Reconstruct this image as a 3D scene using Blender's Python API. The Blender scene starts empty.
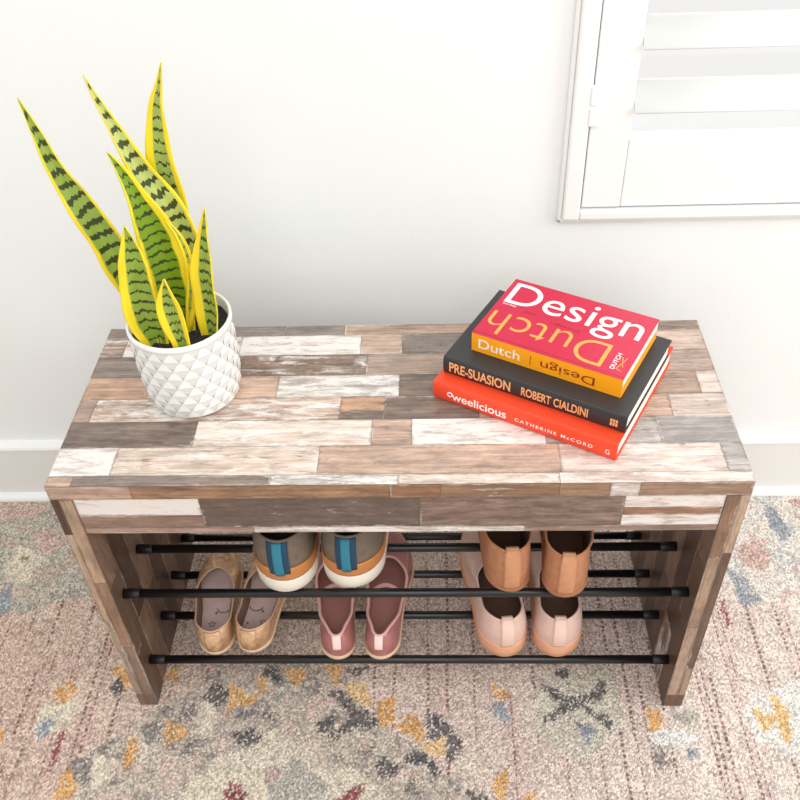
import bpy, bmesh, math, random
import numpy as np
from mathutils import Vector, Matrix
random.seed(7)
PI = math.pi
SC = bpy.context.scene
COL = SC.collection

# ------------------------------------------------------------------ helpers
def lin(r, g, b):
    f = lambda c: (c/255/12.92) if c/255 <= .04045 else ((c/255+.055)/1.055)**2.4
    return (f(r), f(g), f(b), 1.0)

def link(name, me, mat, parent=None):
    o = bpy.data.objects.new(name, me); COL.objects.link(o)
    if mat is not None:
        for m in (mat if isinstance(mat, (list, tuple)) else [mat]): me.materials.append(m)
    if parent is not None: o.parent = parent
    return o

def mesh(name, verts, faces, mat=None, parent=None, smooth=False, mi=None):
    me = bpy.data.meshes.new(name)
    me.from_pydata([tuple(v) for v in verts], [], [tuple(f) for f in faces])
    if mi: me.polygons.foreach_set('material_index', mi)
    if smooth: me.polygons.foreach_set('use_smooth', [True]*len(me.polygons))
    me.update()
    return link(name, me, mat, parent)

def from_bm(name, bm, mat, parent=None, smooth=False):
    me = bpy.data.meshes.new(name)
    bmesh.ops.recalc_face_normals(bm, faces=bm.faces)
    bm.to_mesh(me); bm.free()
    if smooth: me.polygons.foreach_set('use_smooth', [True]*len(me.polygons))
    return link(name, me, mat, parent)

def add_box(bm, x0, x1, y0, y1, z0, z1, bev=0.0, seg=2):
    r = bmesh.ops.create_cube(bm, size=1)
    for v in r['verts']:
        v.co = Vector(((x0+x1)/2+v.co.x*(x1-x0), (y0+y1)/2+v.co.y*(y1-y0), (z0+z1)/2+v.co.z*(z1-z0)))
    if bev:
        es = list({e for v in r['verts'] for e in v.link_edges})
        bmesh.ops.bevel(bm, geom=es, offset=bev, segments=seg, affect='EDGES', profile=.5)

def box(name, x0, x1, y0, y1, z0, z1, mat, parent=None, bev=0.0):
    bm = bmesh.new(); add_box(bm, x0, x1, y0, y1, z0, z1, bev)
    return from_bm(name, bm, mat, parent)

def tube(name, pts, r, mat, parent=None, n=10, closed=False):
    P = [Vector(p) for p in pts]; N = len(P); V = []; F = []
    prev = None
    for i in range(N):
        if closed: t = P[(i+1) % N]-P[i-1]
        else: t = P[min(i+1, N-1)]-P[max(i-1, 0)]
        t.normalize()
        if prev is None:
            a = Vector((0, 0, 1)) if abs(t.z) < .9 else Vector((1, 0, 0))
            u = t.cross(a).normalized()
        else:
            u = (prev - t*prev.dot(t)).normalized()
        prev = u; w = t.cross(u)
        rr = r[i] if isinstance(r, (list, tuple)) else r
        for k in range(n):
            a = 2*PI*k/n; V.append(P[i]+(u*math.cos(a)+w*math.sin(a))*rr)
    for i in range(N if closed else N-1):
        j = (i+1) % N
        for k in range(n):
            l = (k+1) % n; F.append((i*n+k, i*n+l, j*n+l, j*n+k))
    if not closed:
        F.append(tuple(range(n-1, -1, -1))); F.append(tuple((N-1)*n+k for k in range(n)))
    return mesh(name, V, F, mat, parent, True)

def lathe_data(prof, n=64):
    V = []; F = []
    for r, z in prof:
        for k in range(n):
            a = 2*PI*k/n; V.append((r*math.cos(a), r*math.sin(a), z))
    for i in range(len(prof)-1):
        for k in range(n):
            l = (k+1) % n; F.append((i*n+k, i*n+l, (i+1)*n+l, (i+1)*n+k))
    return V, F

def thing(name, label, cat, loc=(0, 0, 0), rz=0.0, group=None):
    o = bpy.data.objects.new(name, None); COL.objects.link(o)
    o.empty_display_size = .02
    o.location = loc; o.rotation_euler = (0, 0, rz)
    o['label'] = label; o['category'] = cat
    if group: o['group'] = group
    return o

def struct(o, label=None):
    o['kind'] = 'structure'
    if label: o['label'] = label
    return o

# ------------------------------------------------------------------ materials
def newmat(name):
    m = bpy.data.materials.new(name); m.use_nodes = True
    nt = m.node_tree; b = nt.nodes['Principled BSDF']
    return m, nt, b

def N(nt, t, **kw):
    n = nt.nodes.new(t)
    for k, v in kw.items():
        if k.startswith('i_'): n.inputs[k[2:].replace('_', ' ')].default_value = v
        else: setattr(n, k, v)
    return n

def simple(name, col, rough=.6, metal=0.0, var=.08, scale=40., bump=0.0, bscale=200., spec=.5, stretch=None):
    """colour with a slight procedural mottling and optional fine bump"""
    m, nt, b = newmat(name); L = nt.links
    tc = N(nt, 'ShaderNodeTexCoord'); mp = N(nt, 'ShaderNodeMapping')
    if stretch: mp.inputs['Scale'].default_value = stretch
    L.new(tc.outputs['Object'], mp.inputs['Vector'])
    nz = N(nt, 'ShaderNodeTexNoise', i_Scale=scale, i_Detail=4.0)
    L.new(mp.outputs[0], nz.inputs['Vector'])
    rp = N(nt, 'ShaderNodeMapRange'); rp.inputs['To Min'].default_value = 1-var; rp.inputs['To Max'].default_value = 1+var
    rp.inputs['From Min'].default_value = .3; rp.inputs['From Max'].default_value = .7
    L.new(nz.outputs['Fac'], rp.inputs['Value'])
    mx = N(nt, 'ShaderNodeMix', data_type='RGBA', blend_type='MULTIPLY'); mx.inputs[0].default_value = 1
    mx.inputs['A'].default_value = col
    L.new(rp.outputs[0], mx.inputs['B']); L.new(mx.outputs['Result'], b.inputs['Base Color'])
    b.inputs['Roughness'].default_value = rough; b.inputs['Metallic'].default_value = metal
    b.inputs['Specular IOR Level'].default_value = spec
    if bump:
        n2 = N(nt, 'ShaderNodeTexNoise', i_Scale=bscale, i_Detail=3.0); L.new(mp.outputs[0], n2.inputs['Vector'])
        bp = N(nt, 'ShaderNodeBump', i_Strength=bump, i_Distance=.002)
        L.new(n2.outputs['Fac'], bp.inputs['Height']); L.new(bp.outputs[0], b.inputs['Normal'])
    return m

def wood_material():
    """planks: colour, paint, stain and seed come with the boards (attributes); grain, flakes and stains are noise along the board"""
    m, nt, b = newmat('reclaimed wood boards'); L = nt.links
    uv = N(nt, 'ShaderNodeUVMap', uv_map='grain')
    ca = N(nt, 'ShaderNodeAttribute', attribute_name='pcol')
    va = N(nt, 'ShaderNodeAttribute', attribute_name='pvar')
    sp = N(nt, 'ShaderNodeSeparateColor'); L.new(va.outputs['Color'], sp.inputs[0])
    sep = N(nt, 'ShaderNodeSeparateXYZ'); L.new(uv.outputs[0], sep.inputs[0])
    cmb = N(nt, 'ShaderNodeCombineXYZ'); L.new(sep.outputs['X'], cmb.inputs['X']); L.new(sep.outputs['Y'], cmb.inputs['Y'])
    sd = N(nt, 'ShaderNodeMath', operation='MULTIPLY'); sd.inputs[1].default_value = 37.0
    L.new(sp.outputs['Blue'], sd.inputs[0]); L.new(sd.outputs[0], cmb.inputs['Z'])
    def noise(sx, sy, detail=5., rough=.6, dist=0.):
        mp = N(nt, 'ShaderNodeMapping'); mp.inputs['Scale'].default_value = (sx, sy, 1)
        L.new(cmb.outputs[0], mp.inputs['Vector'])
        n = N(nt, 'ShaderNodeTexNoise', i_Scale=1.0, i_Detail=detail, i_Roughness=rough, i_Distortion=dist)
        L.new(mp.outputs[0], n.inputs['Vector']); return n.outputs['Fac']
    def rng(v, a, bb, c, d):
        r = N(nt, 'ShaderNodeMapRange'); r.inputs['From Min'].default_value = a; r.inputs['From Max'].default_value = bb
        r.inputs['To Min'].default_value = c; r.inputs['To Max'].default_value = d
        L.new(v, r.inputs['Value']); return r.outputs[0]
    def math2(op, a, bb):
        n = N(nt, 'ShaderNodeMath', operation=op)
        for i, q in enumerate((a, bb)):
            if isinstance(q, (int, float)): n.inputs[i].default_value = q
            else: L.new(q, n.inputs[i])
        return n.outputs[0]
    grain = noise(9, 230, 8., .72, .35); fine = noise(45, 520, 4., .75); blot = noise(20, 62, 7., .72, .3)
    f = math2('MULTIPLY', rng(grain, .30, .70, .64, 1.30), rng(fine, .27, .73, .80, 1.16))
    f = math2('MULTIPLY', f, rng(blot, .32, .68, .68, 1.26))
    c1 = N(nt, 'ShaderNodeMix', data_type='RGBA', blend_type='MULTIPLY'); c1.inputs[0].default_value = 1
    L.new(ca.outputs['Color'], c1.inputs['A']); L.new(f, c1.inputs['B'])
    # reddish / greyish drift inside one board
    drift = noise(9, 60, 3., .5, .5)
    c1b = N(nt, 'ShaderNodeMix', data_type='RGBA', blend_type='MULTIPLY')
    L.new(rng(drift, .45, .7, 0, .55), c1b.inputs[0]); L.new(c1.outputs['Result'], c1b.inputs['A'])
    c1b.inputs['B'].default_value = (1.0, .89, .81, 1)
    # dark stains
    st = noise(22, 95, 9., .76, .5)
    thr = math2('SUBTRACT', .74, math2('MULTIPLY', sp.outputs['Green'], .42))
    stm = math2('MULTIPLY', rng(math2('SUBTRACT', st, thr), -.02, .10, 0, 1), .75)
    c2 = N(nt, 'ShaderNodeMix', data_type='RGBA'); L.new(stm, c2.inputs[0]); L.new(c1b.outputs['Result'], c2.inputs['A'])
    c2.inputs['B'].default_value = lin(92, 78, 70)
    # flaking white paint
    wn = noise(20, 95, 10., .78, .45)
    thr2 = math2('SUBTRACT', .80, math2('MULTIPLY', sp.outputs['Red'], .55))
    wm = math2('MULTIPLY', rng(math2('SUBTRACT', wn, thr2), -.03, .09, 0, 1), .86)
    c3 = N(nt, 'ShaderNodeMix', data_type='RGBA'); L.new(wm, c3.inputs[0]); L.new(c2.outputs['Result'], c3.inputs['A'])
    c3.inputs['B'].default_value = lin(236, 231, 226)
    # worn board edges, some dark and some chipped pale
    eu = N(nt, 'ShaderNodeUVMap', uv_map='edge'); es = N(nt, 'ShaderNodeSeparateXYZ'); L.new(eu.outputs[0], es.inputs[0])
    pd = N(nt, 'ShaderNodeAttribute', attribute_name='pdim'); ps = N(nt, 'ShaderNodeSeparateColor'); L.new(pd.outputs['Color'], ps.inputs[0])
    ex = math2('SUBTRACT', ps.outputs['Red'], math2('ABSOLUTE', es.outputs['X'], 0)); ey = math2('SUBTRACT', ps.outputs['Green'], math2('ABSOLUTE', es.outputs['Y'], 0))
    ed = math2('MINIMUM', ex, ey)
    wob = noise(70, 160, 4., .65, 0.)
    em = rng(math2('SUBTRACT', ed, math2('MULTIPLY', math2('SUBTRACT', wob, .42), .012)), -.0006, .0012, 1, 0)
    tone = noise(7, 18, 2., .5, 0.)
    ec = N(nt, 'ShaderNodeMix', data_type='RGBA'); L.new(rng(tone, .52, .60, 0, 1), ec.inputs[0]); ec.inputs['A'].default_value = lin(104, 88, 78); ec.inputs['B'].default_value = lin(232, 224, 216)
    c4 = N(nt, 'ShaderNodeMix', data_type='RGBA'); L.new(math2('MULTIPLY', em, .40), c4.inputs[0]); L.new(c3.outputs['Result'], c4.inputs['A']); L.new(ec.outputs['Result'], c4.inputs['B'])
    L.new(c4.outputs['Result'], b.inputs['Base Color'])
    b.inputs['Roughness'].default_value = .40; b.inputs['Specular IOR Level'].default_value = .45
    bp = N(nt, 'ShaderNodeBump', i_Strength=.25, i_Distance=.0006)
    L.new(math2('ADD', grain, math2('MULTIPLY', wm, .5)), bp.inputs['Height']); L.new(bp.outputs[0], b.inputs['Normal'])
    return m

def rug_material():
    m, nt, b = newmat('woven rug wool'); L = nt.links
    ca = N(nt, 'ShaderNodeAttribute', attribute_name='yarn')
    tc = N(nt, 'ShaderNodeTexCoord')
    mp = N(nt, 'ShaderNodeMapping'); mp.inputs['Scale'].default_value = (380, 300, 1); L.new(tc.outputs['Object'], mp.inputs[0])
    vo = N(nt, 'ShaderNodeTexVoronoi', i_Scale=1.0, i_Randomness=.75); L.new(mp.outputs[0], vo.inputs['Vector'])
    sp = N(nt, 'ShaderNodeSeparateColor'); L.new(vo.outputs['Color'], sp.inputs[0])
    r = N(nt, 'ShaderNodeMapRange'); r.inputs['To Min'].default_value = .58; r.inputs['To Max'].default_value = 1.32
    L.new(sp.outputs['Red'], r.inputs['Value'])
    r2 = N(nt, 'ShaderNodeMapRange'); r2.inputs['From Max'].default_value = .75; r2.inputs['To Min'].default_value = 1.1; r2.inputs['To Max'].default_value = .78
    L.new(vo.outputs['Distance'], r2.inputs['Value'])
    ml = N(nt, 'ShaderNodeMath', operation='MULTIPLY'); L.new(r.outputs[0], ml.inputs[0]); L.new(r2.outputs[0], ml.inputs[1])
    big = N(nt, 'ShaderNodeTexNoise', i_Scale=60.0, i_Detail=3.0); L.new(tc.outputs['Object'], big.inputs['Vector'])
    r3 = N(nt, 'ShaderNodeMapRange'); r3.inputs['From Min'].default_value = .3; r3.inputs['From Max'].default_value = .7
    r3.inputs['To Min'].default_value = .9; r3.inputs['To Max'].default_value = 1.08; L.new(big.outputs['Fac'], r3.inputs['Value'])
    m2 = N(nt, 'ShaderNodeMath', operation='MULTIPLY'); L.new(ml.outputs[0], m2.inputs[0]); L.new(r3.outputs[0], m2.inputs[1])
    mx = N(nt, 'ShaderNodeMix', data_type='RGBA', blend_type='MULTIPLY'); mx.inputs[0].default_value = 1
    L.new(ca.outputs['Color'], mx.inputs['A']); L.new(m2.outputs[0], mx.inputs['B'])
    # odd fleck of another yarn
    gt = N(nt, 'ShaderNodeMath', operation='GREATER_THAN'); gt.inputs[1].default_value = .90; L.new(sp.outputs['Green'], gt.inputs[0])
    fl = N(nt, 'ShaderNodeMix', data_type='RGBA'); L.new(mx.outputs['Result'], fl.inputs['A']); fl.inputs['B'].default_value = lin(236, 226, 212)
    gm = N(nt, 'ShaderNodeMath', operation='MULTIPLY'); gm.inputs[1].default_value = .6; L.new(gt.outputs[0], gm.inputs[0]); L.new(gm.outputs[0], fl.inputs[0])
    L.new(fl.outputs['Result'], b.inputs['Base Color'])
    b.inputs['Roughness'].default_value = .95; b.inputs['Specular IOR Level'].default_value = .1
    bp = N(nt, 'ShaderNodeBump', i_Strength=.8, i_Distance=.002); bp.invert = True
    L.new(vo.outputs['Distance'], bp.inputs['Height']); L.new(bp.outputs[0], b.inputs['Normal'])
    return m

def leaf_material():
    m, nt, b = newmat('variegated leaf'); L = nt.links
    la = N(nt, 'ShaderNodeAttribute', attribute_name='look'); lk = N(nt, 'ShaderNodeSeparateColor'); L.new(la.outputs['Color'], lk.inputs[0])
    uv = N(nt, 'ShaderNodeUVMap', uv_map='leaf'); sep = N(nt, 'ShaderNodeSeparateXYZ'); L.new(uv.outputs[0], sep.inputs[0])
    def M(op, a, bb=None):
        n = N(nt, 'ShaderNodeMath', operation=op)
        for i, q in enumerate((a, bb)):
            if q is None: continue
            if isinstance(q, (int, float)): n.inputs[i].default_value = q
            else: L.new(q, n.inputs[i])
        return n.outputs[0]
    def noise(sx, sy, detail=3.):
        mp = N(nt, 'ShaderNodeMapping'); mp.inputs['Scale'].default_value = (sx, sy, 1); L.new(uv.outputs[0], mp.inputs[0])
        n = N(nt, 'ShaderNodeTexNoise', i_Scale=1.0, i_Detail=detail); L.new(mp.outputs[0], n.inputs['Vector']); return n.outputs['Fac']
    u = M('ABSOLUTE', sep.outputs['X'])
    # cross bands: v in metres
    z1 = M('MULTIPLY', M('SUBTRACT', noise(3.5, 30., 4.), .5), .020)
    ph = M('MULTIPLY', M('ADD', sep.outputs['Y'], z1), 2*PI/.0165)
    band = M('SINE', ph)
    brk = noise(1.6, 55., 2.)
    bm_ = M('GREATER_THAN', M('ADD', band, M('MULTIPLY', M('SUBTRACT', brk, .5), 1.3)), lk.outputs['Red'])
    inner = M('LESS_THAN', M('ADD', u, M('MULTIPLY', M('SUBTRACT', noise(2., 70.), .5), .3)), .60)
    bandm = M('MULTIPLY', bm_, inner)
    gn = N(nt, 'ShaderNodeMix', data_type='RGBA'); L.new(M('ADD', M('MULTIPLY', noise(2., 26.), .45), M('SUBTRACT', M('MULTIPLY', lk.outputs['Green'], .8), .12)), gn.inputs[0])
    gn.inputs['A'].default_value = lin(116, 150, 20); gn.inputs['B'].default_value = lin(206, 216, 132)
    mb = N(nt, 'ShaderNodeMix', data_type='RGBA'); L.new(M('MULTIPLY', bandm, .92), mb.inputs[0]); L.new(gn.outputs['Result'], mb.inputs['A'])
    mb.inputs['B'].default_value = lin(34, 46, 22)
    edge = N(nt, 'ShaderNodeMapRange'); edge.inputs['From Min'].default_value = .60; edge.inputs['From Max'].default_value = .70
    L.new(M('ADD', u, M('MULTIPLY', M('SUBTRACT', noise(1., 40.), .5), .22)), edge.inputs['Value'])
    me = N(nt, 'ShaderNodeMix', data_type='RGBA'); L.new(edge.outputs[0], me.inputs[0]); L.new(mb.outputs['Result'], me.inputs['A'])
    me.inputs['B'].default_value = lin(246, 218, 42)
    L.new(me.outputs['Result'], b.inputs['Base Color'])
    b.inputs['Roughness'].default_value = .38
    return m

M_ = {}
M_['wall'] = simple('painted wall', lin(237, 240, 239), .8, var=.012, scale=6, bump=.12, bscale=260)
M_['trimw'] = simple('white trim paint', lin(238, 239, 237), .45, var=.006, scale=5)
M_['base'] = simple('baseboard paint', lin(230, 230, 226), .5, var=.008, scale=5)
M_['floor'] = simple('floor boards', lin(170, 140, 110), .5, var=.15, scale=8, stretch=(1, 10, 1))
M_['wood'] = wood_material()
M_['core'] = simple('dark board joint', lin(122, 104, 92), .8, var=.1)
M_['rod'] = simple('black rod enamel', lin(11, 11, 13), .34, var=.05, spec=.6)
M_['cap'] = simple('black plastic socket', lin(14, 14, 15), .5, var=.05)
M_['rug'] = rug_material()
M_['leaf'] = leaf_material()
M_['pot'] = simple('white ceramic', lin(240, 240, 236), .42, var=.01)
M_['pot_shade'] = simple('shaded white ceramic', lin(219, 219, 216), .45, var=.015)  # facet shade put into the colour of the downward triangles
M_['soil'] = simple('black soil', lin(38, 36, 40), .95, var=.5, scale=300, bump=1.0, bscale=400)

def glass_mat():
    m, nt, b = newmat('window glass'); L = nt.links
    out = nt.nodes['Material Output']
    tr = N(nt, 'ShaderNodeBsdfTransparent'); gl = N(nt, 'ShaderNodeBsdfGlossy'); gl.inputs['Roughness'].default_value = .02
    fr = N(nt, 'ShaderNodeFresnel'); fr.inputs['IOR'].default_value = 1.45
    mx = N(nt, 'ShaderNodeMixShader'); L.new(fr.outputs[0], mx.inputs[0]); L.new(tr.outputs[0], mx.inputs[1]); L.new(gl.outputs[0], mx.inputs[2])
    L.new(mx.outputs[0], out.inputs['Surface']); return m
M_['glass'] = glass_mat()

# ------------------------------------------------------------------ dimensions (metres)
H, D, TT, TP = .481, .295, .0223, .0265      # bench height, depth, top thickness, panel thickness
HW = .40                                     # half width
WY = .4325                                   # back wall plane
XI = HW-TP

# ------------------------------------------------------------------ room
WX0, WX1, WZ0, WZ1 = .2505, .830, .5795, 1.62  # window opening
def wall_with_hole():
    x0, x1, z0, z1, t = -2.2, 2.4, -.008, 2.5, .12
    bm = bmesh.new()
    for a in ((x0, WX0, z0, z1), (WX1, x1, z0, z1), (WX0, WX1, z0, WZ0), (WX0, WX1, WZ1, z1)):
        add_box(bm, a[0], a[1], WY, WY+t, a[2], a[3])
    bmesh.ops.remove_doubles(bm, verts=bm.verts, dist=1e-5)
    return from_bm('wall_back', bm, M_['wall'])
struct(wall_with_hole(), 'plain white painted wall behind the bench')
struct(box('floor', -2.2, 2.4, -2.6, WY, -.05, -.008, M_['floor']))

def profile_x(name, prof, x0, x1, mat, parent=None):
    """extrude a (y,z) outline along x"""
    n = len(prof); V = [(x0, y, z) for y, z in prof]+[(x1, y, z) for y, z in prof]
    F = [(i, (i+1) % n, n+(i+1) % n, n+i) for i in range(n)]+[tuple(range(n-1, -1, -1)), tuple(range(n, 2*n))]
    bm = bmesh.new(); vs = [bm.verts.new(v) for v in V]
    for f in F: bm.faces.new([vs[i] for i in f])
    return from_bm(name, bm, mat, parent)
bb = struct(profile_x('baseboard_back', [(WY, -.008), (WY-.014, -.008), (WY-.014, .117), (WY-.0135, .1195), (WY, .1195)], -2.2, 2.4, M_['base']), 'pale grey white baseboard along the back wall')
profile_x('cap_moulding', [(WY, .1195), (WY-.0135, .1195), (WY-.0165, .121), (WY-.0170, .125), (WY-.015, .129), (WY-.008, .132), (WY, .1335)], -2.2, 2.4, M_['trimw'], bb)
profile_x('shoe_moulding', [(WY-.014, -.008)]+[(WY-.026, -.008)]+[(WY-.014-.012*math.cos(a), .001+.012*math.sin(a)) for a in [i*PI/16 for i in range(9)]], -2.2, 2.4, M_['trimw'], bb)

# window: casing, jambs, pane
win = struct(thing('window_1', 'white framed window at the right of the back wall', 'window'))
del win['category']
def casing(nm, x0, x1, z0, z1, y0):
    return box(nm, x0, x1, y0, WY, z0, z1, M_['trimw'], win, .003)
CX = .0245
casing('casing', WX0-CX, WX0-.001, WZ0-.0155, WZ1+CX, WY-.016)
casing('casing', WX1+.001, WX1+CX, WZ0-.0155, WZ1+CX, WY-.016)
casing('casing', WX0-.001, WX1+.001, WZ0-.0155, WZ0-.001, WY-.016)
casing('casing', WX0-.001, WX1+.001, WZ1+.001, WZ1+CX, WY-.016)
bm = bmesh.new()   # thin outer bead round the casing
add_box(bm, WX0-CX-.006, WX0-CX, WY-.010, WY, WZ0-.0215, WZ1+CX+.006, .002)
add_box(bm, WX0-CX-.006, WX1+CX+.006, WY-.010, WY, WZ0-.0215, WZ0-.0155, .002)
add_box(bm, WX1+CX, WX1+CX+.006, WY-.010, WY, WZ0-.0215, WZ1+CX+.006, .002)
from_bm('casing_bead', bm, M_['trimw'], win)
bm = bmesh.new()
add_box(bm, WX0, WX0+.02, WY+.055, WY+.10, WZ0, WZ1); add_box(bm, WX1-.02, WX1, WY+.055, WY+.10, WZ0, WZ1)
add_box(bm, WX0+.02, WX1-.02, WY+.055, WY+.10, WZ0, WZ0+.02); add_box(bm, WX0+.02, WX1-.02, WY+.055, WY+.10, WZ1-.02, WZ1)
from_bm('sash', bm, M_['trimw'], win)
box('pane', WX0+.02, WX1-.02, WY+.075, WY+.079, WZ0+.02, WZ1-.02, M_['glass'], win)

# plantation shutter hung in the opening
SX0, SX1, SZ0, SZ1 = WX0+.0013, WX1-.0013, WZ0+.0018, WZ1-.002
sh = thing('window_shutter', 'white plantation shutter with tilted slats hung in the window frame', 'shutter', (SX0, WY, SZ0))
def shp(nm, x0, x1, y0, y1, z0, z1, par=sh, bev=.002):
    return box(nm, x0-SX0, x1-SX0, y0-WY, y1-WY, z0-SZ0, z1-SZ0, M_['trimw'], par, bev)
shp('stile', SX0, SX0+.0525, WY-.010, WY+.016, SZ0, SZ1); shp('stile', SX1-.0525, SX1, WY-.010, WY+.016, SZ0, SZ1)
shp('bottom_rail', SX0+.053, SX1-.053, WY-.009, WY+.015, SZ0, SZ0+.0995); shp('top_rail', SX0+.053, SX1-.053, WY-.009, WY+.015, SZ1-.092, SZ1)
def slat_data(x0, x1, w=.052, t=.0085, tilt=math.radians(32), n=20):
    V = []; c, s = math.cos(tilt), math.sin(tilt)
    for x in (x0, x1):
        for k in range(n):
            a = 2*PI*k/n
            p = w/2*math.cos(a); q = t/2*math.sin(a)
            V.append((x, p*c-q*s, p*s+q*c))       # p<0: the room edge, lower
    F = [(k, (k+1) % n, n+(k+1) % n, n+k) for k in range(n)]+[tuple(range(n-1, -1, -1)), tuple(range(n, 2*n))]
    return V, F
zz = .7330; first = None
while zz < SZ1-.12:
    if first is None:
        V, F = slat_data(.0535, SX1-SX0-.0535)
        first = mesh('slat', V, F, M_['trimw'], sh, True); o = first
    else:
        o = first.copy(); COL.objects.link(o); o.parent = sh
    o.location = (0, .004, zz-SZ0); zz += .0810
bm = bmesh.new()
for z in (.729-SZ0,): 
    add_box(bm, -.0035, .009, -.0155, -.0105, z-.027, z+.027, .001)
    for dz in (-.014, .014): add_box(bm, -.0042, .0042, -.0175, -.0100, z+dz-.012, z+dz+.012, .0012)
from_bm('hinge', bm, M_['trimw'], sh)

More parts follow.
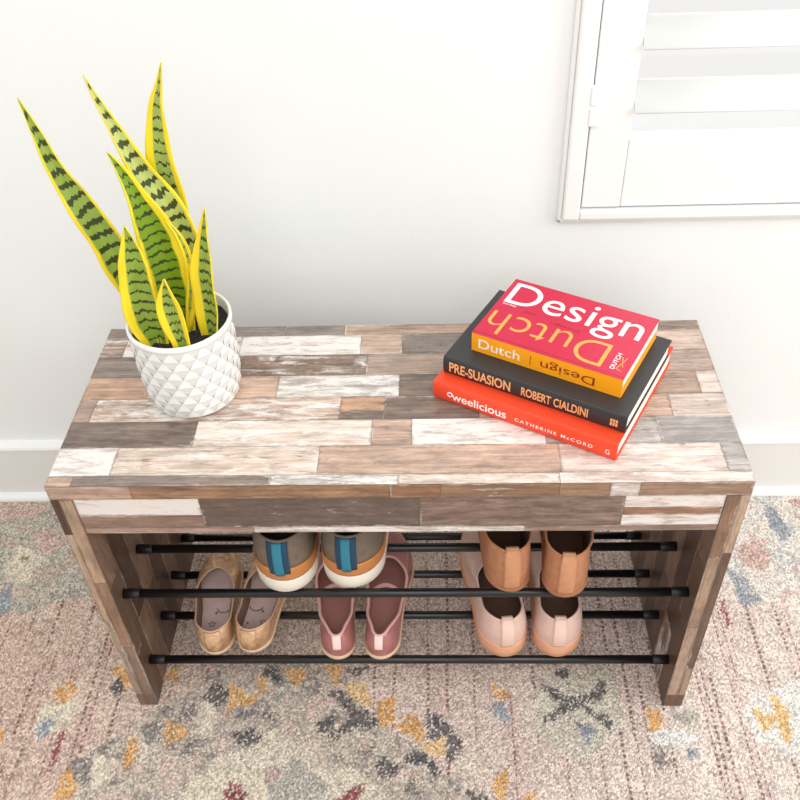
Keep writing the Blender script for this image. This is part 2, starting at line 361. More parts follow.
# ------------------------------------------------------------------ rug
YARN = {'gn': (188, 184, 170), 'pk': (208, 178, 168), 'bl': (156, 163, 172), 'cr': (226, 214, 194), 'ta': (168, 140, 96), 'lt': (232, 225, 216),
        'br': (150, 74, 84), 'gc': (196, 184, 170), 'lg': (186, 180, 170), 'or': (228, 174, 108), 'gy': (138, 132, 130), 'dg': (88, 88, 92),
        'pe': (232, 196, 148), 'ec': (212, 205, 188), 'wh': (236, 232, 226), 'go': (230, 190, 128)}
RUG_MOTIFS = [
 ('gn',[-874,405,-753,112,-675,169,-631,161,-581,189,-465,198,-607,362,-662,403]),
 ('pk',[-678,327,-638,343,-606,304,-636,283]),
 ('pk',[-758,399,-668,398,-674,372,-745,363]),
 ('bl',[-690,209,-673,219,-657,165,-672,159]),
 ('cr',[-706,255,-691,281,-692,305,-666,292,-626,274,-645,250,-645,229,-668,219,-686,238]),
 ('ta',[-679,276,-664,281,-661,268,-674,268]),
 ('lt',[578,405,798,408,720,184,623,175,531,185,511,234]),
 ('bl',[623,393,641,379,653,318,633,303,618,340]),
 ('pk',[560,297,589,312,609,275,586,240,552,253]),
 ('bl',[525,249,550,228,568,181,531,170]),
 ('br',[500,185,506,185,505,136,497,133]),
 ('pk',[666,397,710,404,702,378,671,379]),
 ('gc',[-480,-184,-478,-136,-452,-63,-419,-48,-384,-8,-330,24,-298,62,-263,85,-114,85,-84,25,-42,-31,12,-61,47,-98,101,-139,139,-179]),
 ('cr',[-330,-183,-302,-114,-272,-85,-226,-62,-200,-39,-169,-55,-136,-62,-108,-91,-57,-106,-8,-147,20,-180]),
 ('lg',[-203,-102,-151,-84,-117,-110,-104,-141,-186,-141]),
 ('or',[-541,21,-519,39,-503,27,-513,3,-536,7]),
 ('cr',[-548,4,-514,1,-499,14,-494,-9,-501,-31,-518,-44,-550,-47,-550,-19]),
 ('bl',[-549,-38,-535,-20,-518,-34,-533,-55]),
 ('or',[-613,-38,-592,-39,-589,-63,-604,-63]),
 ('br',[-511,-47,-498,-42,-502,-92,-510,-107]),
 ('gy',[-483,-92,-448,-71,-446,-121,-471,-112]),
 ('cr',[-443,-77,-418,-86,-413,-115,-444,-135,-448,-101]),
 ('or',[-491,-112,-477,-101,-458,-121,-460,-140,-486,-143]),
 ('or',[-403,-42,-385,-62,-390,-100,-405,-96]),
 ('gy',[-394,-42,-366,-20,-360,-58]),
 ('cr',[-384,-59,-358,-68,-380,-88]),
 ('dg',[-460,28,-443,46,-429,21,-441,13]),
 ('or',[-459,58,-445,67,-422,36,-427,26,-446,45]),
 ('gy',[-444,-74,-435,-56,-418,-50,-429,-77]),
 ('dg',[-309,13,-293,35,-271,29,-272,1,-288,-5]),
 ('gy',[-344,-23,-319,10,-311,-20,-329,-26]),
 ('or',[-357,-25,-337,-28,-316,-44,-336,-58,-352,-67]),
 ('or',[-274,35,-255,32,-244,19,-217,15,-236,1,-255,-2,-264,-17]),
 ('or',[-234,45,-214,51,-217,16]),
 ('or',[-192,59,-166,62,-165,32]),
 ('cr',[-310,5,-291,1,-283,-14,-284,-47,-309,-47]),
 ('dg',[-257,-49,-246,-41,-228,-36,-209,-51,-228,-70]),
 ('gy',[-260,-23,-238,-5,-192,-14,-187,-32,-213,-20]),
 ('cr',[-250,-99,-207,-83,-199,-134]),
 ('br',[-251,-137,-243,-113,-218,-134,-221,-149,-247,-149]),
 ('pk',[-201,-91,-173,-104,-196,-123]),
 ('or',[-378,51,-355,62,-352,35]),
 ('dg',[-217,69,-194,61,-195,35,-223,48]),
 ('gy',[-327,-78,-318,-52,-301,-78]),
 ('lg',[-192,32,-205,4,-180,7]),
 ('gy',[-384,-32,-370,-20,-366,-61,-376,-67]),
 ('or',[-182,62,-150,62,-162,38,-180,41]),
 ('or',[-134,66,-102,66,-106,29]),
 ('pe',[-100,32,-61,38,-54,-5,-83,10]),
 ('dg',[-114,30,-92,18,-41,-27,-50,-36,-69,-33,-101,-53,-117,-49,-89,-28,-84,-20,-93,-5,-116,17]),
 ('dg',[-138,-31,-109,-15,-105,-28,-117,-49]),
 ('gy',[-151,13,-143,48,-130,29,-134,17]),
 ('gy',[-59,-79,-49,-54,-41,-63]),
 ('dg',[-50,-90,-32,-78,-5,-98,-34,-113]),
 ('or',[-48,1,-20,18,-19,-31,-41,-31]),
 ('or',[-17,-37,4,-13,23,-29,21,-60]),
 ('gy',[25,-15,51,-16,37,-57]),
 ('dg',[-6,-85,15,-68,39,-90,21,-87,3,-93]),
 ('gy',[-2,-125,8,-101,21,-137]),
 ('pe',[18,-62,50,-57,47,-87]),
 ('br',[-100,-143,-59,-118,-57,-135,-71,-148]),
 ('dg',[-101,64,-58,64,-82,45]),
 ('pe',[35,-51,55,-42,56,-79,30,-76]),
 ('dg',[28,-32,41,-13,60,-28,78,-56,68,-87,57,-84,57,-44,34,-55]),
 ('dg',[19,-72,35,-83,56,-107,44,-109,19,-87]),
 ('dg',[80,-123,101,-130,119,-144,86,-145]),
 ('or',[124,39,150,20,146,2,128,14]),
 ('bl',[122,-6,141,11,151,-20,140,-29]),
 ('cr',[72,-79,99,-69,105,-98,97,-116]),
 ('or',[116,-113,141,-96,138,-142,121,-139]),
 ('or',[159,-134,175,-122,173,-147,159,-147]),
 ('ec',[184,20,222,64,309,64,315,-1,310,-30,245,-89,183,-39]),
 ('dg',[196,36,210,33,231,17,247,14,276,23,289,48,298,33,287,13,259,4,273,-10,296,-14,293,-44,284,-27,253,-5,224,-14,197,-33,198,-17,224,2,201,25]),
 ('bl',[247,-30,275,-37,253,-64]),
 ('dg',[221,59,245,61,237,36]),
 ('gy',[239,-19,256,-30,243,-39]),
 ('or',[348,4,373,-15,370,-30,346,-44]),
 ('wh',[344,-47,372,-31,417,-46,393,-67,352,-61]),
 ('gy',[346,-57,368,-67,350,-102]),
 ('bl',[392,-63,412,-67,395,-85]),
 ('lg',[377,-6,417,-6,411,-40,393,-28]),
 ('gy',[353,-85,377,-79,366,-93]),
 ('wh',[487,-6,512,18,545,31,592,42,554,-81,535,-74,492,-49]),
 ('go',[505,5,514,-9,524,-12,534,-8,531,24,545,11,551,-12,548,-43,538,-59,527,-53,531,-37,527,-22,516,-31,508,-44,504,-35]),
 ('go',[558,-34,575,-31,571,-46]),
]
STRIPES = [-.95, -.91, -.84, -.80, -.76, -.70, -.67, -.647, -.612, -.575, -.557, -.52, -.481, -.471, -.436, -.406, -.36, -.31, -.05, -.02, .03, .06, .1, .153, .19, .224, .272, .306, .326, .345, .373,
           .433, .442, .452, .481, .492, .537, .58, .592, .64, .70, .71, .76, .82, .88, .93]
def make_rug():
    x0, x1, y0, y1 = -1.10, 1.10, -.62, WY-.0265
    # fine grid where the weave shows, coarser towards the far ends
    X = np.concatenate([np.arange(x0, -.80, .006), np.arange(-.80, .76, .0022), np.arange(.76, x1, .006), [x1]])
    Y = np.concatenate([np.arange(y0, -.20, .006), np.arange(-.20, y1-.001, .0024), [y1]])
    nx, ny = len(X)-1, len(Y)-1
    gx, gy = np.meshgrid(X, Y)
    rng = np.random.default_rng(5)
    def smooth_noise(s, amp):
        h, w = int((y1-y0)/s)+3, int((x1-x0)/s)+3
        g = rng.uniform(-1, 1, (h, w))
        fx = (gx-x0)/s; fy = (gy-y0)/s; i = fx.astype(int); j = fy.astype(int); a = fx-i; b = fy-j
        return amp*((g[j, i]*(1-a)+g[j, i+1]*a)*(1-b)+(g[j+1, i]*(1-a)+g[j+1, i+1]*a)*b)
    px = gx+smooth_noise(.008, .0035)+rng.uniform(-.003, .003, gx.shape); py = gy+smooth_noise(.008, .0035)+rng.uniform(-.003, .003, gx.shape)
    def L(c): return np.array(lin(*c)[:3])
    colr = np.zeros(gx.shape+(3,)); 
    t = np.clip((gx+.6)/1.2, 0, 1)[..., None]
    colr[:] = L((212, 188, 170))*(1-t)+L((234, 219, 210))*t  # paler to the right: light from that side put into the yarn colour
    drift = smooth_noise(.05, 1.0)[..., None]
    colr *= (1+.06*drift)
    pink = (smooth_noise(.03, 1.)+smooth_noise(.09, 1.) > .35)[..., None]
    colr = np.where(pink, colr*.86+L((206, 160, 156))*.14, colr)
    # dashed warp stripes
    for k, sx in enumerate(STRIPES):
        wob = smooth_noise(.15, .0015)
        d = np.abs(gx+wob-sx)
        dash = (np.sin(gy/.0085*2*PI+k) > -.35) & (smooth_noise(.05, 1.) > -.45)
        wide = .0013 if k % 3 else .0021
        c = L((122, 72, 76)) if k % 2 else L((104, 84, 76))
        m = ((d < wide) & dash)[..., None]
        colr = np.where(m, colr*.18+c*.82, colr)
        halo = (d < .011)[..., None]
        colr = np.where(halo & ~m, colr*.93+L((196, 130, 130))*.07, colr)
    def inside(poly):
        n = len(poly)//2; r = np.zeros(gx.shape, bool); j = n-1
        for i in range(n):
            xi, yi, xj, yj = poly[2*i]/1000, poly[2*i+1]/1000, poly[2*j]/1000, poly[2*j+1]/1000
            if yi != yj:
                r ^= ((yi > py) != (yj > py)) & (px < (xj-xi)*(py-yi)/(yj-yi)+xi)
            j = i
        return r
    mott = smooth_noise(.009, 1.)+smooth_noise(.02, 1.)
    for kind, poly in RUG_MOTIFS:
        m = inside(poly); c = L(YARN[kind]); f = .93
        if kind in ('gn', 'lt', 'gc'): f = .85
        if kind in ('gy', 'dg'): f = .86
        base = c[None, None, :]*np.ones_like(colr)
        if kind == 'gn': base = np.where((mott > .5)[..., None], L((202, 176, 162)), base); base = np.where((mott < -.55)[..., None], L((172, 170, 160)), base)
        if kind == 'lt': base = np.where((mott > .7)[..., None], L((222, 190, 184)), base); base = np.where((mott < -.8)[..., None], L((206, 208, 206)), base)
        if kind == 'gc': base = np.where((mott > .55)[..., None], L((212, 188, 176)), base); base = np.where((mott < -.6)[..., None], L((158, 152, 146)), base)
        if kind in ('dg', 'gy', 'br', 'or'): base = np.where((rng.random(gx.shape) > .90)[..., None], L((206, 190, 172)), base)
        colr = np.where(m[..., None], colr*(1-f)+base*f, colr)
    z = rng.uniform(-.0006, .0006, gx.shape)
    n = (nx+1)*(ny+1)
    co = np.stack([gx, gy, z], -1).reshape(-1, 3)
    me = bpy.data.meshes.new('area_rug')
    ii = np.arange(n).reshape(ny+1, nx+1)
    quads = np.stack([ii[:-1, :-1], ii[:-1, 1:], ii[1:, 1:], ii[1:, :-1]], -1).reshape(-1, 4)
    # underside skirt so that the rug is a solid sheet
    cor = np.array([[x0, y0, -.0079], [x1, y0, -.0079], [x1, y1, -.0079], [x0, y1, -.0079]])
    allv = np.concatenate([co, cor]); 
    faces = quads.tolist()
    b = n
    faces.append([b+3, b+2, b+1, b])
    faces.append(ii[0, ::-1].tolist()+[b, b+1]); faces.append(ii[-1, :].tolist()+[b+2, b+3])
    faces.append(ii[:, 0].tolist()+[b+3, b]); faces.append(ii[::-1, -1].tolist()+[b+1, b+2])
    me.from_pydata(allv.tolist(), [], faces)
    at = me.color_attributes.new('yarn', 'FLOAT_COLOR', 'POINT')
    c4 = np.ones((n+4, 4), np.float32); c4[:n, :3] = colr.reshape(-1, 3); c4[n:, :3] = .5
    at.data.foreach_set('color', np.clip(c4, 0, 1).ravel())
    me.update()
    o = link('area_rug', me, M_['rug'])
    o['label'] = 'faded kilim style area rug with pink stripes and orange and grey motifs on the floor'; o['category'] = 'rug'
    return o
make_rug()

# ------------------------------------------------------------------ bench
DK, DG, TN, LT, WH, BR, OB, GR, PK = (132, 116, 106), (142, 130, 122), (190, 163, 145), (216, 198, 184), (202, 188, 178), (168, 145, 130), (150, 112, 82), (178, 171, 166), (214, 196, 186)
INN, INL = (88, 68, 56), (112, 90, 76)
class Boards:
    """a solid core plus separate board faces with narrow joints; every face carries colour, paint, stain, seed and grain direction"""
    def __init__(s): s.V = []; s.F = []; s.uv = []; s.c = []; s.v = []; s.mi = []; s.ed = []; s.dm = []
    def quad(s, P, U, col, var, mi=0):
        b = len(s.V); s.V += P; s.F.append((b, b+1, b+2, b+3)); s.uv += U; s.c.append(col); s.v.append(var); s.mi.append(mi)
        a, bb = (abs(U[1][0]-U[0][0])/2, abs(U[3][1]-U[0][1])/2); s.ed += [(-a, -bb), (a, -bb), (a, bb), (-a, bb)]; s.dm.append((a, bb, 0))
    def core(s, x0, x1, y0, y1, z0, z1, e=.0006):
        x0 += e; x1 -= e; y0 += e; y1 -= e; z0 += e; z1 -= e
        p = [(x0, y0, z0), (x1, y0, z0), (x1, y1, z0), (x0, y1, z0), (x0, y0, z1), (x1, y0, z1), (x1, y1, z1), (x0, y1, z1)]
        for f in ((3, 2, 1, 0), (4, 5, 6, 7), (0, 1, 5, 4), (1, 2, 6, 5), (2, 3, 7, 6), (3, 0, 4, 7)):
            s.quad([p[i] for i in f], [(0, 0)]*4, (60, 50, 44), (0, 0, 0), 1)
    def board(s, o, u, v, ul, vl, col, wash=0., dark=.2, gap=.0002, gv=None, k=1.0):
        o = Vector(o); u = Vector(u); v = Vector(v); sd = random.random(); gv = gap if gv is None else gv
        P = [o+u*gap+v*gv, o+u*(ul-gap)+v*gv, o+u*(ul-gap)+v*(vl-gv), o+u*gap+v*(vl-gv)]
        a, b = random.uniform(0, 5), random.uniform(0, 5)
        U = [(a, b), (a+ul, b), (a+ul, b+vl), (a, b+vl)]
        c = tuple(min(255, q*k) for q in col); dark *= 1.2; wash += .05
        s.quad([tuple(p) for p in P], U, c, (wash, dark, sd))
    def build(s, name, parent):
        o = mesh(name, s.V, s.F, [M_['wood'], M_['core']], parent, False, s.mi); me = o.data
        uv = me.uv_layers.new(name='grain')
        uv.data.foreach_set('uv', [q for p in s.uv for q in p])
        ue = me.uv_layers.new(name='edge'); ue.data.foreach_set('uv', [q for p in s.ed for q in p])
        da = me.color_attributes.new('pdim', 'FLOAT_COLOR', 'CORNER'); da.data.foreach_set('color', [q for c in s.dm for _ in range(4) for q in (*c, 1.0)])
        ca = me.color_attributes.new('pcol', 'FLOAT_COLOR', 'CORNER'); va = me.color_attributes.new('pvar', 'FLOAT_COLOR', 'CORNER')
        ca.data.foreach_set('color', [q for c in s.c for _ in range(4) for q in lin(*c)])
        va.data.foreach_set('color', [q for c in s.v for _ in range(4) for q in (*c, 1.0)])
        return o

bench = thing('shoe_bench', 'reclaimed plank look wooden bench with two tiers of black shoe rails, standing on the rug', 'bench')
# --- top
T = Boards(); T.core(-HW, HW, 0, D, H-TT, H)
ry = [0, .016, .062, .1066, .148, .190, .232, .2735, .295]
rows = [
 [(-.37, TN, .25, .2), (-.141, DG, .1, .35), (.004, GR, .55, .4), (.186, LT, .45, .3), (.4, PK, .45, .1)],
 [(-.329, WH, .62, .35), (-.089, LT, .38, .35), (.189, (196, 168, 150), .2, .3), (.375, PK, .40, .25), (.4, GR, .2, .1)],
 [(-.242, DK, .25, .5), (-.029, LT, .50, .25), (.019, TN, .3, .35), (.176, WH, .62, .35), (.31, GR, .40, .3), (.4, (158, 153, 150), .08, .2)],
 [(-.378, BR, .1, .3), (-.07, TN, .52, .35), (-.015, (196, 158, 128), .2, .4), (.1, DK, .22, .4), (.332, TN, .3, .3), (.4, (200, 184, 174), .2, .3)],
 [(-.318, (194, 160, 138), .15, .2), (-.152, (204, 174, 154), .15, .15), (.002, (186, 176, 168), .55, .35), (.1, DK, .08, .4), (.374, BR, .22, .4), (.4, PK, .2, .2)],
 [(-.30, DG, .15, .4), (-.206, DK, .1, .3), (-.042, (140, 118, 104), .42, .45), (.1, (172, 152, 138), .2, .25), (.4, (178, 158, 146), .22, .35)],
 [(-.369, BR, .45, .4), (-.213, BR, .6, .2), (-.051, WH, .62, .25), (.004, (196, 172, 154), .1, .15), (.2, DG, .15, .35), (.4, (202, 180, 166), .15, .3)],
 [(-.156, DG, .1, .35), (-.075, DG, .2, .3), (.15, (176, 150, 132), .2, .3), (.4, (150, 132, 122), .1, .4)]]
for r in range(8):
    x = -HW
    for xe, c, w, dk in rows[r]:
        T.board((x, ry[r], H), (1, 0, 0), (0, 1, 0), xe-x, ry[r+1]-ry[r], c, w, dk); x = xe
T.board((-.07, .107, H+.0002), (1, 0, 0), (0, 1, 0), .054, .015, DK, .05, .6)      # short dark sliver in the fourth row
x = -HW
for xe, c, w, dk in [(-.302, TN, .1, .2), (-.005, (158, 124, 96), .12, .45), (.052, (148, 112, 86), .1, .3), (.186, (150, 118, 94), .30, .3), (.242, (156, 126, 102), .1, .3), (.275, WH, .5, .1), (.4, (158, 130, 110), .1, .3)]:
    T.board((x, 0, H-TT), (1, 0, 0), (0, 0, 1), xe-x, TT, c, w, dk); x = xe
for xa, xb in ((-.4, 0), (0, .4)): T.board((xb, D, H-TT), (-1, 0, 0), (0, 0, 1), xb-xa, TT, BR, .1, .3)
T.board((-HW, D, H-TT), (0, -1, 0), (0, 0, 1), D, TT, BR, .1, .3); T.board((HW, 0, H-TT), (0, 1, 0), (0, 0, 1), D, TT, BR, .1, .3)
T.board((-HW, D, H-TT), (1, 0, 0), (0, -1, 0), 2*HW, D, BR, .1, .3)
T.build('seat_board', bench)
# --- side panels
def panel(sg):
    B = Boards(); zt = H-TT-.0004
    xo, xi = sg*HW, sg*XI
    B.core(min(xo, xi), max(xo, xi), .0, D-.004, 0, zt)
    yb = [0, .038, .080, .123, .166, .209, .252, D-.004]
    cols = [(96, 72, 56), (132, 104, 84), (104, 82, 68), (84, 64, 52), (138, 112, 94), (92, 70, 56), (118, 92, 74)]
    for k in range(7):
        zs = [0, random.uniform(.10, .2), random.uniform(.26, .36), zt]
        for q in range(3):
            c = cols[(k+q*2) % 7]; w = random.choice([.05, .1, .15, .5]); l = zs[q+1]-zs[q]; yl = yb[k+1]-yb[k]
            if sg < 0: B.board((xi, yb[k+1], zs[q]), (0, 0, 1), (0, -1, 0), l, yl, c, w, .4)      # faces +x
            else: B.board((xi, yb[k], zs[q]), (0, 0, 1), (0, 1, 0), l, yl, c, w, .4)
            if sg < 0: B.board((xo, yb[k], zs[q]), (0, 0, 1), (0, 1, 0), l, yl, BR, .15, .3)
            else: B.board((xo, yb[k+1], zs[q]), (0, 0, 1), (0, -1, 0), l, yl, BR, .15, .3)
    # front edge: two strips of veneer with their own joints
    if sg < 0:
        strips = [(-HW, .0100, [(0, .03, (128, 102, 86)), (.03, .215, (164, 142, 122)), (.215, .396, (184, 158, 134)), (.396, zt, (84, 62, 48))]),
                  (-HW+.0100, TP-.0100, [(0, .03, (122, 96, 82)), (.03, .16, (136, 112, 96)), (.16, .30, (148, 118, 96)), (.30, zt, (172, 146, 122))])]
    else:
        strips = [(XI, TP-.0110, [(0, .03, (112, 86, 70)), (.03, .20, (176, 148, 128)), (.20, .345, (170, 142, 120)), (.345, zt, (138, 108, 86))]),
                  (HW-.0110, .0110, [(0, .03, (110, 86, 70)), (.03, .10, (168, 140, 120)), (.10, .355, (106, 84, 70)), (.355, zt, (184, 158, 134))])]
    for x0, w, seg in strips:
        for z0, z1, c in seg: B.board((x0, 0, z0), (0, 0, 1), (1, 0, 0), z1-z0, w, c, .12, .3, gv=.0002) if False else B.board((x0+w, 0, z0), (0, 0, 1), (-1, 0, 0), z1-z0, w, c, .12, .28, gv=.0002)
    B.board((max(xo, xi), D-.004, 0), (0, 0, 1), (-1, 0, 0), zt, TP, BR, .1, .3) if False else B.board((min(xo, xi), D-.004, 0), (0, 0, 1), (1, 0, 0), zt, TP, BR, .1, .3)
    return B.build('side_panel', bench)
panel(-1); panel(1)
# --- apron under the top
A = Boards(); az0, az1 = .397, H-TT-.0004; ay = .0012
A.core(-XI, XI, ay, .020, az0, az1)
x = -XI
lip = .010
for xe, c, w, dk in [(-.227, (146, 122, 108), .05, .2), (.028, (112, 96, 88), .28, .5), (.261, (142, 120, 108), .2, .5), (XI, (178, 148, 128), .45, .3)]:
    if xe == -.227:
        A.board((x, ay, az0+lip), (1, 0, 0), (0, 0, 1), xe-x, .022, c, w, dk); A.board((x, ay, az0+lip+.022), (1, 0, 0), (0, 0, 1), xe-x, az1-az0-lip-.022, (172, 150, 138), .74, .25)
    elif xe == XI:
        A.board((x, ay, az0+lip), (1, 0, 0), (0, 0, 1), xe-x, .018, WH, .6, .2); A.board((x, ay, az0+lip+.018), (1, 0, 0), (0, 0, 1), xe-x, .013, (158, 120, 98), .1, .2); A.board((x, ay, az0+lip+.031), (1, 0, 0), (0, 0, 1), xe-x, az1-az0-lip-.031, (206, 184, 168), .6, .2)
    else: A.board((x, ay, az0+lip), (1, 0, 0), (0, 0, 1), xe-x, az1-az0-lip, c, w, dk)
    x = xe
x = -XI
for xe, c, w in [(-.17, (170, 144, 130), .2), (.15, (190, 178, 168), .55), (XI, (150, 126, 110), .3)]:
    A.board((x, ay, az0), (1, 0, 0), (0, 0, 1), xe-x, lip, c, w, .3, gv=.0002); x = xe
A.board((-XI, .020, az0), (1, 0, 0), (0, -1, 0), 2*XI, .020-ay, BR, .2, .3); A.board((XI, .020, az0), (-1, 0, 0), (0, 0, 1), 2*XI, az1-az0, INN, .1, .3)
A.build('apron', bench)
# --- rails
RR = .0061; ROD_Y = [.0271+.0753*i for i in range(4)]; ZL, ZU = .0803, .2406
for z in (ZL, ZU):
    for y in ROD_Y:
        r = tube('shelf_rail', [(-XI+.0005, y, z), (XI-.0005, y, z)], RR, M_['rod'], bench, 18)
        for sg in (-1, 1):
            tube('rail_socket', [(sg*(XI-.0003), y, z), (sg*(XI-.022), y, z), (sg*(XI-.0228), y, z)], [.0069, .0069, .0064], M_['cap'], r, 18)

# ------------------------------------------------------------------ potted snake plant
PX, PY = -.2535, .1598
plant = thing('potted_snake_plant', 'snake plant with yellow edged banded leaves in a white faceted pot on the bench top', 'plant', (PX, PY, H+.0006))
def rad(z):   # outer profile of the pot
    pts = [(0, .047), (.004, .0525), (.012, .0562), (.03, .0592), (.06, .0612), (.118, .0612)]
    for (a, ra), (b, rb) in zip(pts, pts[1:]):
        if z <= b: return ra+(rb-ra)*(z-a)/(b-a)
    return pts[-1][1]
def make_pot():
    prof = [(0, 0), (.044, 0), (.0478, .0008), (.0505, .003), (.0528, .008)]+[(rad(z)-.0026, z) for z in [.012+.098*i/10 for i in range(11)]]
    prof += [(rad(.112)+.0006, .1115), (rad(.113)+.0008, .1135), (rad(.113)+.0006, .1165), (.0610, .1182), (.0598, .1186), (.0584, .1180), (.0578, .116), (.0560, .07), (.054, .03), (0, .029)]
    V, F = lathe_data(prof, 88); mi = [0]*len(F)
    n = 20; rowsn = 8; z0, z1 = .0070, .1120; hh = (z1-z0)/rowsn
    for i in range(rowsn):
        za, zb = z0+i*hh, z0+(i+1)*hh
        for j in range(n):
            a0 = (j+(.5 if i % 2 else 0))*2*PI/n; st = 2*PI/n
            def pt(a, z, d): r = rad(z)+d; return (r*math.cos(a), r*math.sin(a), z)
            # triangle pointing up: sloped back so that it faces the ceiling
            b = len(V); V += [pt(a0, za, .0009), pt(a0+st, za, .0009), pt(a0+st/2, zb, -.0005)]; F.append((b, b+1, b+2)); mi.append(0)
            # triangle pointing down: undercut, with its shade painted in grey
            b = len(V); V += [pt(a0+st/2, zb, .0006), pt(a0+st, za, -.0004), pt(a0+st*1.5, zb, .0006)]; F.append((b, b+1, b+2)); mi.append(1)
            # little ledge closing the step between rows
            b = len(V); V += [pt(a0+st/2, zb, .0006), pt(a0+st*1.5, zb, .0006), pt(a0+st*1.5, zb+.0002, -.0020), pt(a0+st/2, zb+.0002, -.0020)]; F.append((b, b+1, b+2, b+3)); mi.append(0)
    o = mesh('pot', V, F, [M_['pot'], M_['pot_shade']], plant, False, mi)
    sm = [len(p.vertices) == 4 and i < 88*(len(prof)-1) for i, p in enumerate(o.data.polygons)]
    o.data.polygons.foreach_set('use_smooth', sm)
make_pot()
def make_soil():
    V = [(0, 0, .104)]; F = []; R_, n = 10, 48
    for i in range(1, R_+1):
        for k in range(n):
            a = 2*PI*k/n; r = .0578*i/R_
            V.append((r*math.cos(a), r*math.sin(a), .1025+.0035*math.cos(r/.06*PI/2)+random.uniform(-.0016, .0016)))
    for k in range(n): F.append((0, 1+k, 1+(k+1) % n))
    for i in range(R_-1):
        for k in range(n):
            l = (k+1) % n; F.append((1+i*n+k, 1+(i+1)*n+k, 1+(i+1)*n+l, 1+i*n+l))
    mesh('soil', V, F, M_['soil'], plant, True)
make_soil()
LEAVES={
 'A':[[-0.2957, 0.1798, 0.5842, 0.0169], [-0.3043, 0.1798, 0.6254, 0.0306], [-0.313, 0.1798, 0.6578, 0.0346], [-0.3219, 0.1798, 0.6955, 0.0338], [-0.3381, 0.1798, 0.7403, 0.0295], [-0.3524, 0.1798, 0.7819, 0.0191], [-0.3611, 0.1798, 0.8267, 0.0103], [-0.3682, 0.1798, 0.861, 0.001]],
 'B':[[-0.2351, 0.1798, 0.595, 0.0191], [-0.229, 0.1798, 0.6519, 0.0231], [-0.2274, 0.1798, 0.6842, 0.0282], [-0.2389, 0.1798, 0.733, 0.0306], [-0.2601, 0.1798, 0.7756, 0.0245], [-0.2795, 0.1798, 0.8311, 0.0123], [-0.2887, 0.1798, 0.8589, 0.006], [-0.2954, 0.1798, 0.8825, 0.001]],
 'C':[[-0.246, 0.1948, 0.5916, 0.017], [-0.2457, 0.1948, 0.6422, 0.0282], [-0.2414, 0.1948, 0.7091, 0.036], [-0.2413, 0.1948, 0.7527, 0.0349], [-0.2412, 0.1948, 0.7939, 0.0287], [-0.2347, 0.1948, 0.8381, 0.0185], [-0.2269, 0.1948, 0.8642, 0.0081], [-0.2198, 0.1948, 0.8874, 0.001]],
 'D':[[-0.2547, 0.1548, 0.5919, 0.0307], [-0.2486, 0.1548, 0.6279, 0.0415], [-0.2486, 0.1548, 0.6771, 0.0457], [-0.2544, 0.1548, 0.7221, 0.0401], [-0.2644, 0.1548, 0.7635, 0.021], [-0.2728, 0.1548, 0.7903, 0.0114], [-0.2827, 0.1548, 0.8128, 0.001]],
 'E':[[-0.2760, 0.1290, 0.5906, 0.0270], [-0.2795, 0.1260, 0.6224, 0.0360], [-0.2789, 0.1248, 0.6569, 0.0365], [-0.2754, 0.1248, 0.7, 0.029], [-0.2742, 0.1248, 0.7275, 0.0137], [-0.2743, 0.1248, 0.7444, 0.001]],
 'F':[[-0.2403, 0.1148, 0.5992, 0.0217], [-0.2425, 0.1148, 0.6221, 0.027], [-0.2446, 0.1148, 0.6498, 0.0265], [-0.2443, 0.1148, 0.6672, 0.0153], [-0.2428, 0.1148, 0.6842, 0.0011]],
 'G':[[-0.2122, 0.1448, 0.6001, 0.0233], [-0.2098, 0.1448, 0.6329, 0.0285], [-0.2078, 0.1448, 0.6683, 0.0267], [-0.2029, 0.1448, 0.7007, 0.0196], [-0.1973, 0.1448, 0.7281, 0.0096], [-0.1918, 0.1448, 0.7521, 0.001]],
 'I':[[-0.234, 0.1498, 0.6199, 0.0092], [-0.2266, 0.1498, 0.6518, 0.009], [-0.223, 0.1498, 0.6877, 0.0088], [-0.2282, 0.1498, 0.7171, 0.0065], [-0.2384, 0.1498, 0.7358, 0.0011]],
 'H':[[-0.2702, 0.1298, 0.6098, 0.0057], [-0.2675, 0.1298, 0.6324, 0.0056], [-0.2678, 0.1298, 0.6517, 0.0011]],
}
# share of the width that is green, sideways shift of the green, band threshold, band length (m), pale (0..1)
LEAF_LOOK = {'A': (1.28, .06, .35, .0165, .15), 'B': (1.22, .0, .30, .0160, .75), 'C': (.86, .10, .75, .0130, .35), 'D': (1.05, -.14, .66, .0120, -.25),
 'E': (1.08, .16, .68, .0135, .1), 'F': (.86, .05, .66, .0120, .2), 'G': (1.05, .28, .62, .0140, .2), 'I': (.6, 0, .9, .012, .2), 'H': (.1, 0, .9, .012, .2)}
LEAF_SHAPE = {   # curl (depth/width), twist at base and tip (radians), lean of the tip towards the wall
 'A': (.22, .25, .1, 0), 'B': (.25, -.2, .25, 0), 'C': (.2, .1, -.3, 0), 'D': (.28, .15, .3, .0), 'E': (.3, .3, .2, .0), 'F': (.3, -.1, 0, .0), 'G': (.3, -.35, -.1, .0), 'I': (.2, .3, .3, 0), 'H': (.2, 0, 0, 0)}
def catmull(P, n):
    out = []; m = len(P)
    for i in range(m-1):
        p0, p1, p2, p3 = P[max(i-1, 0)], P[i], P[i+1], P[min(i+2, m-1)]
        for k in range(n):
            t = k/n
            out.append([.5*(2*b+(c-a)*t+(2*a-5*b+4*c-d)*t*t+(3*b-a-3*c+d)*t**3) for a, b, c, d in zip(p0, p1, p2, p3)])
    out.append(list(P[-1])); return out
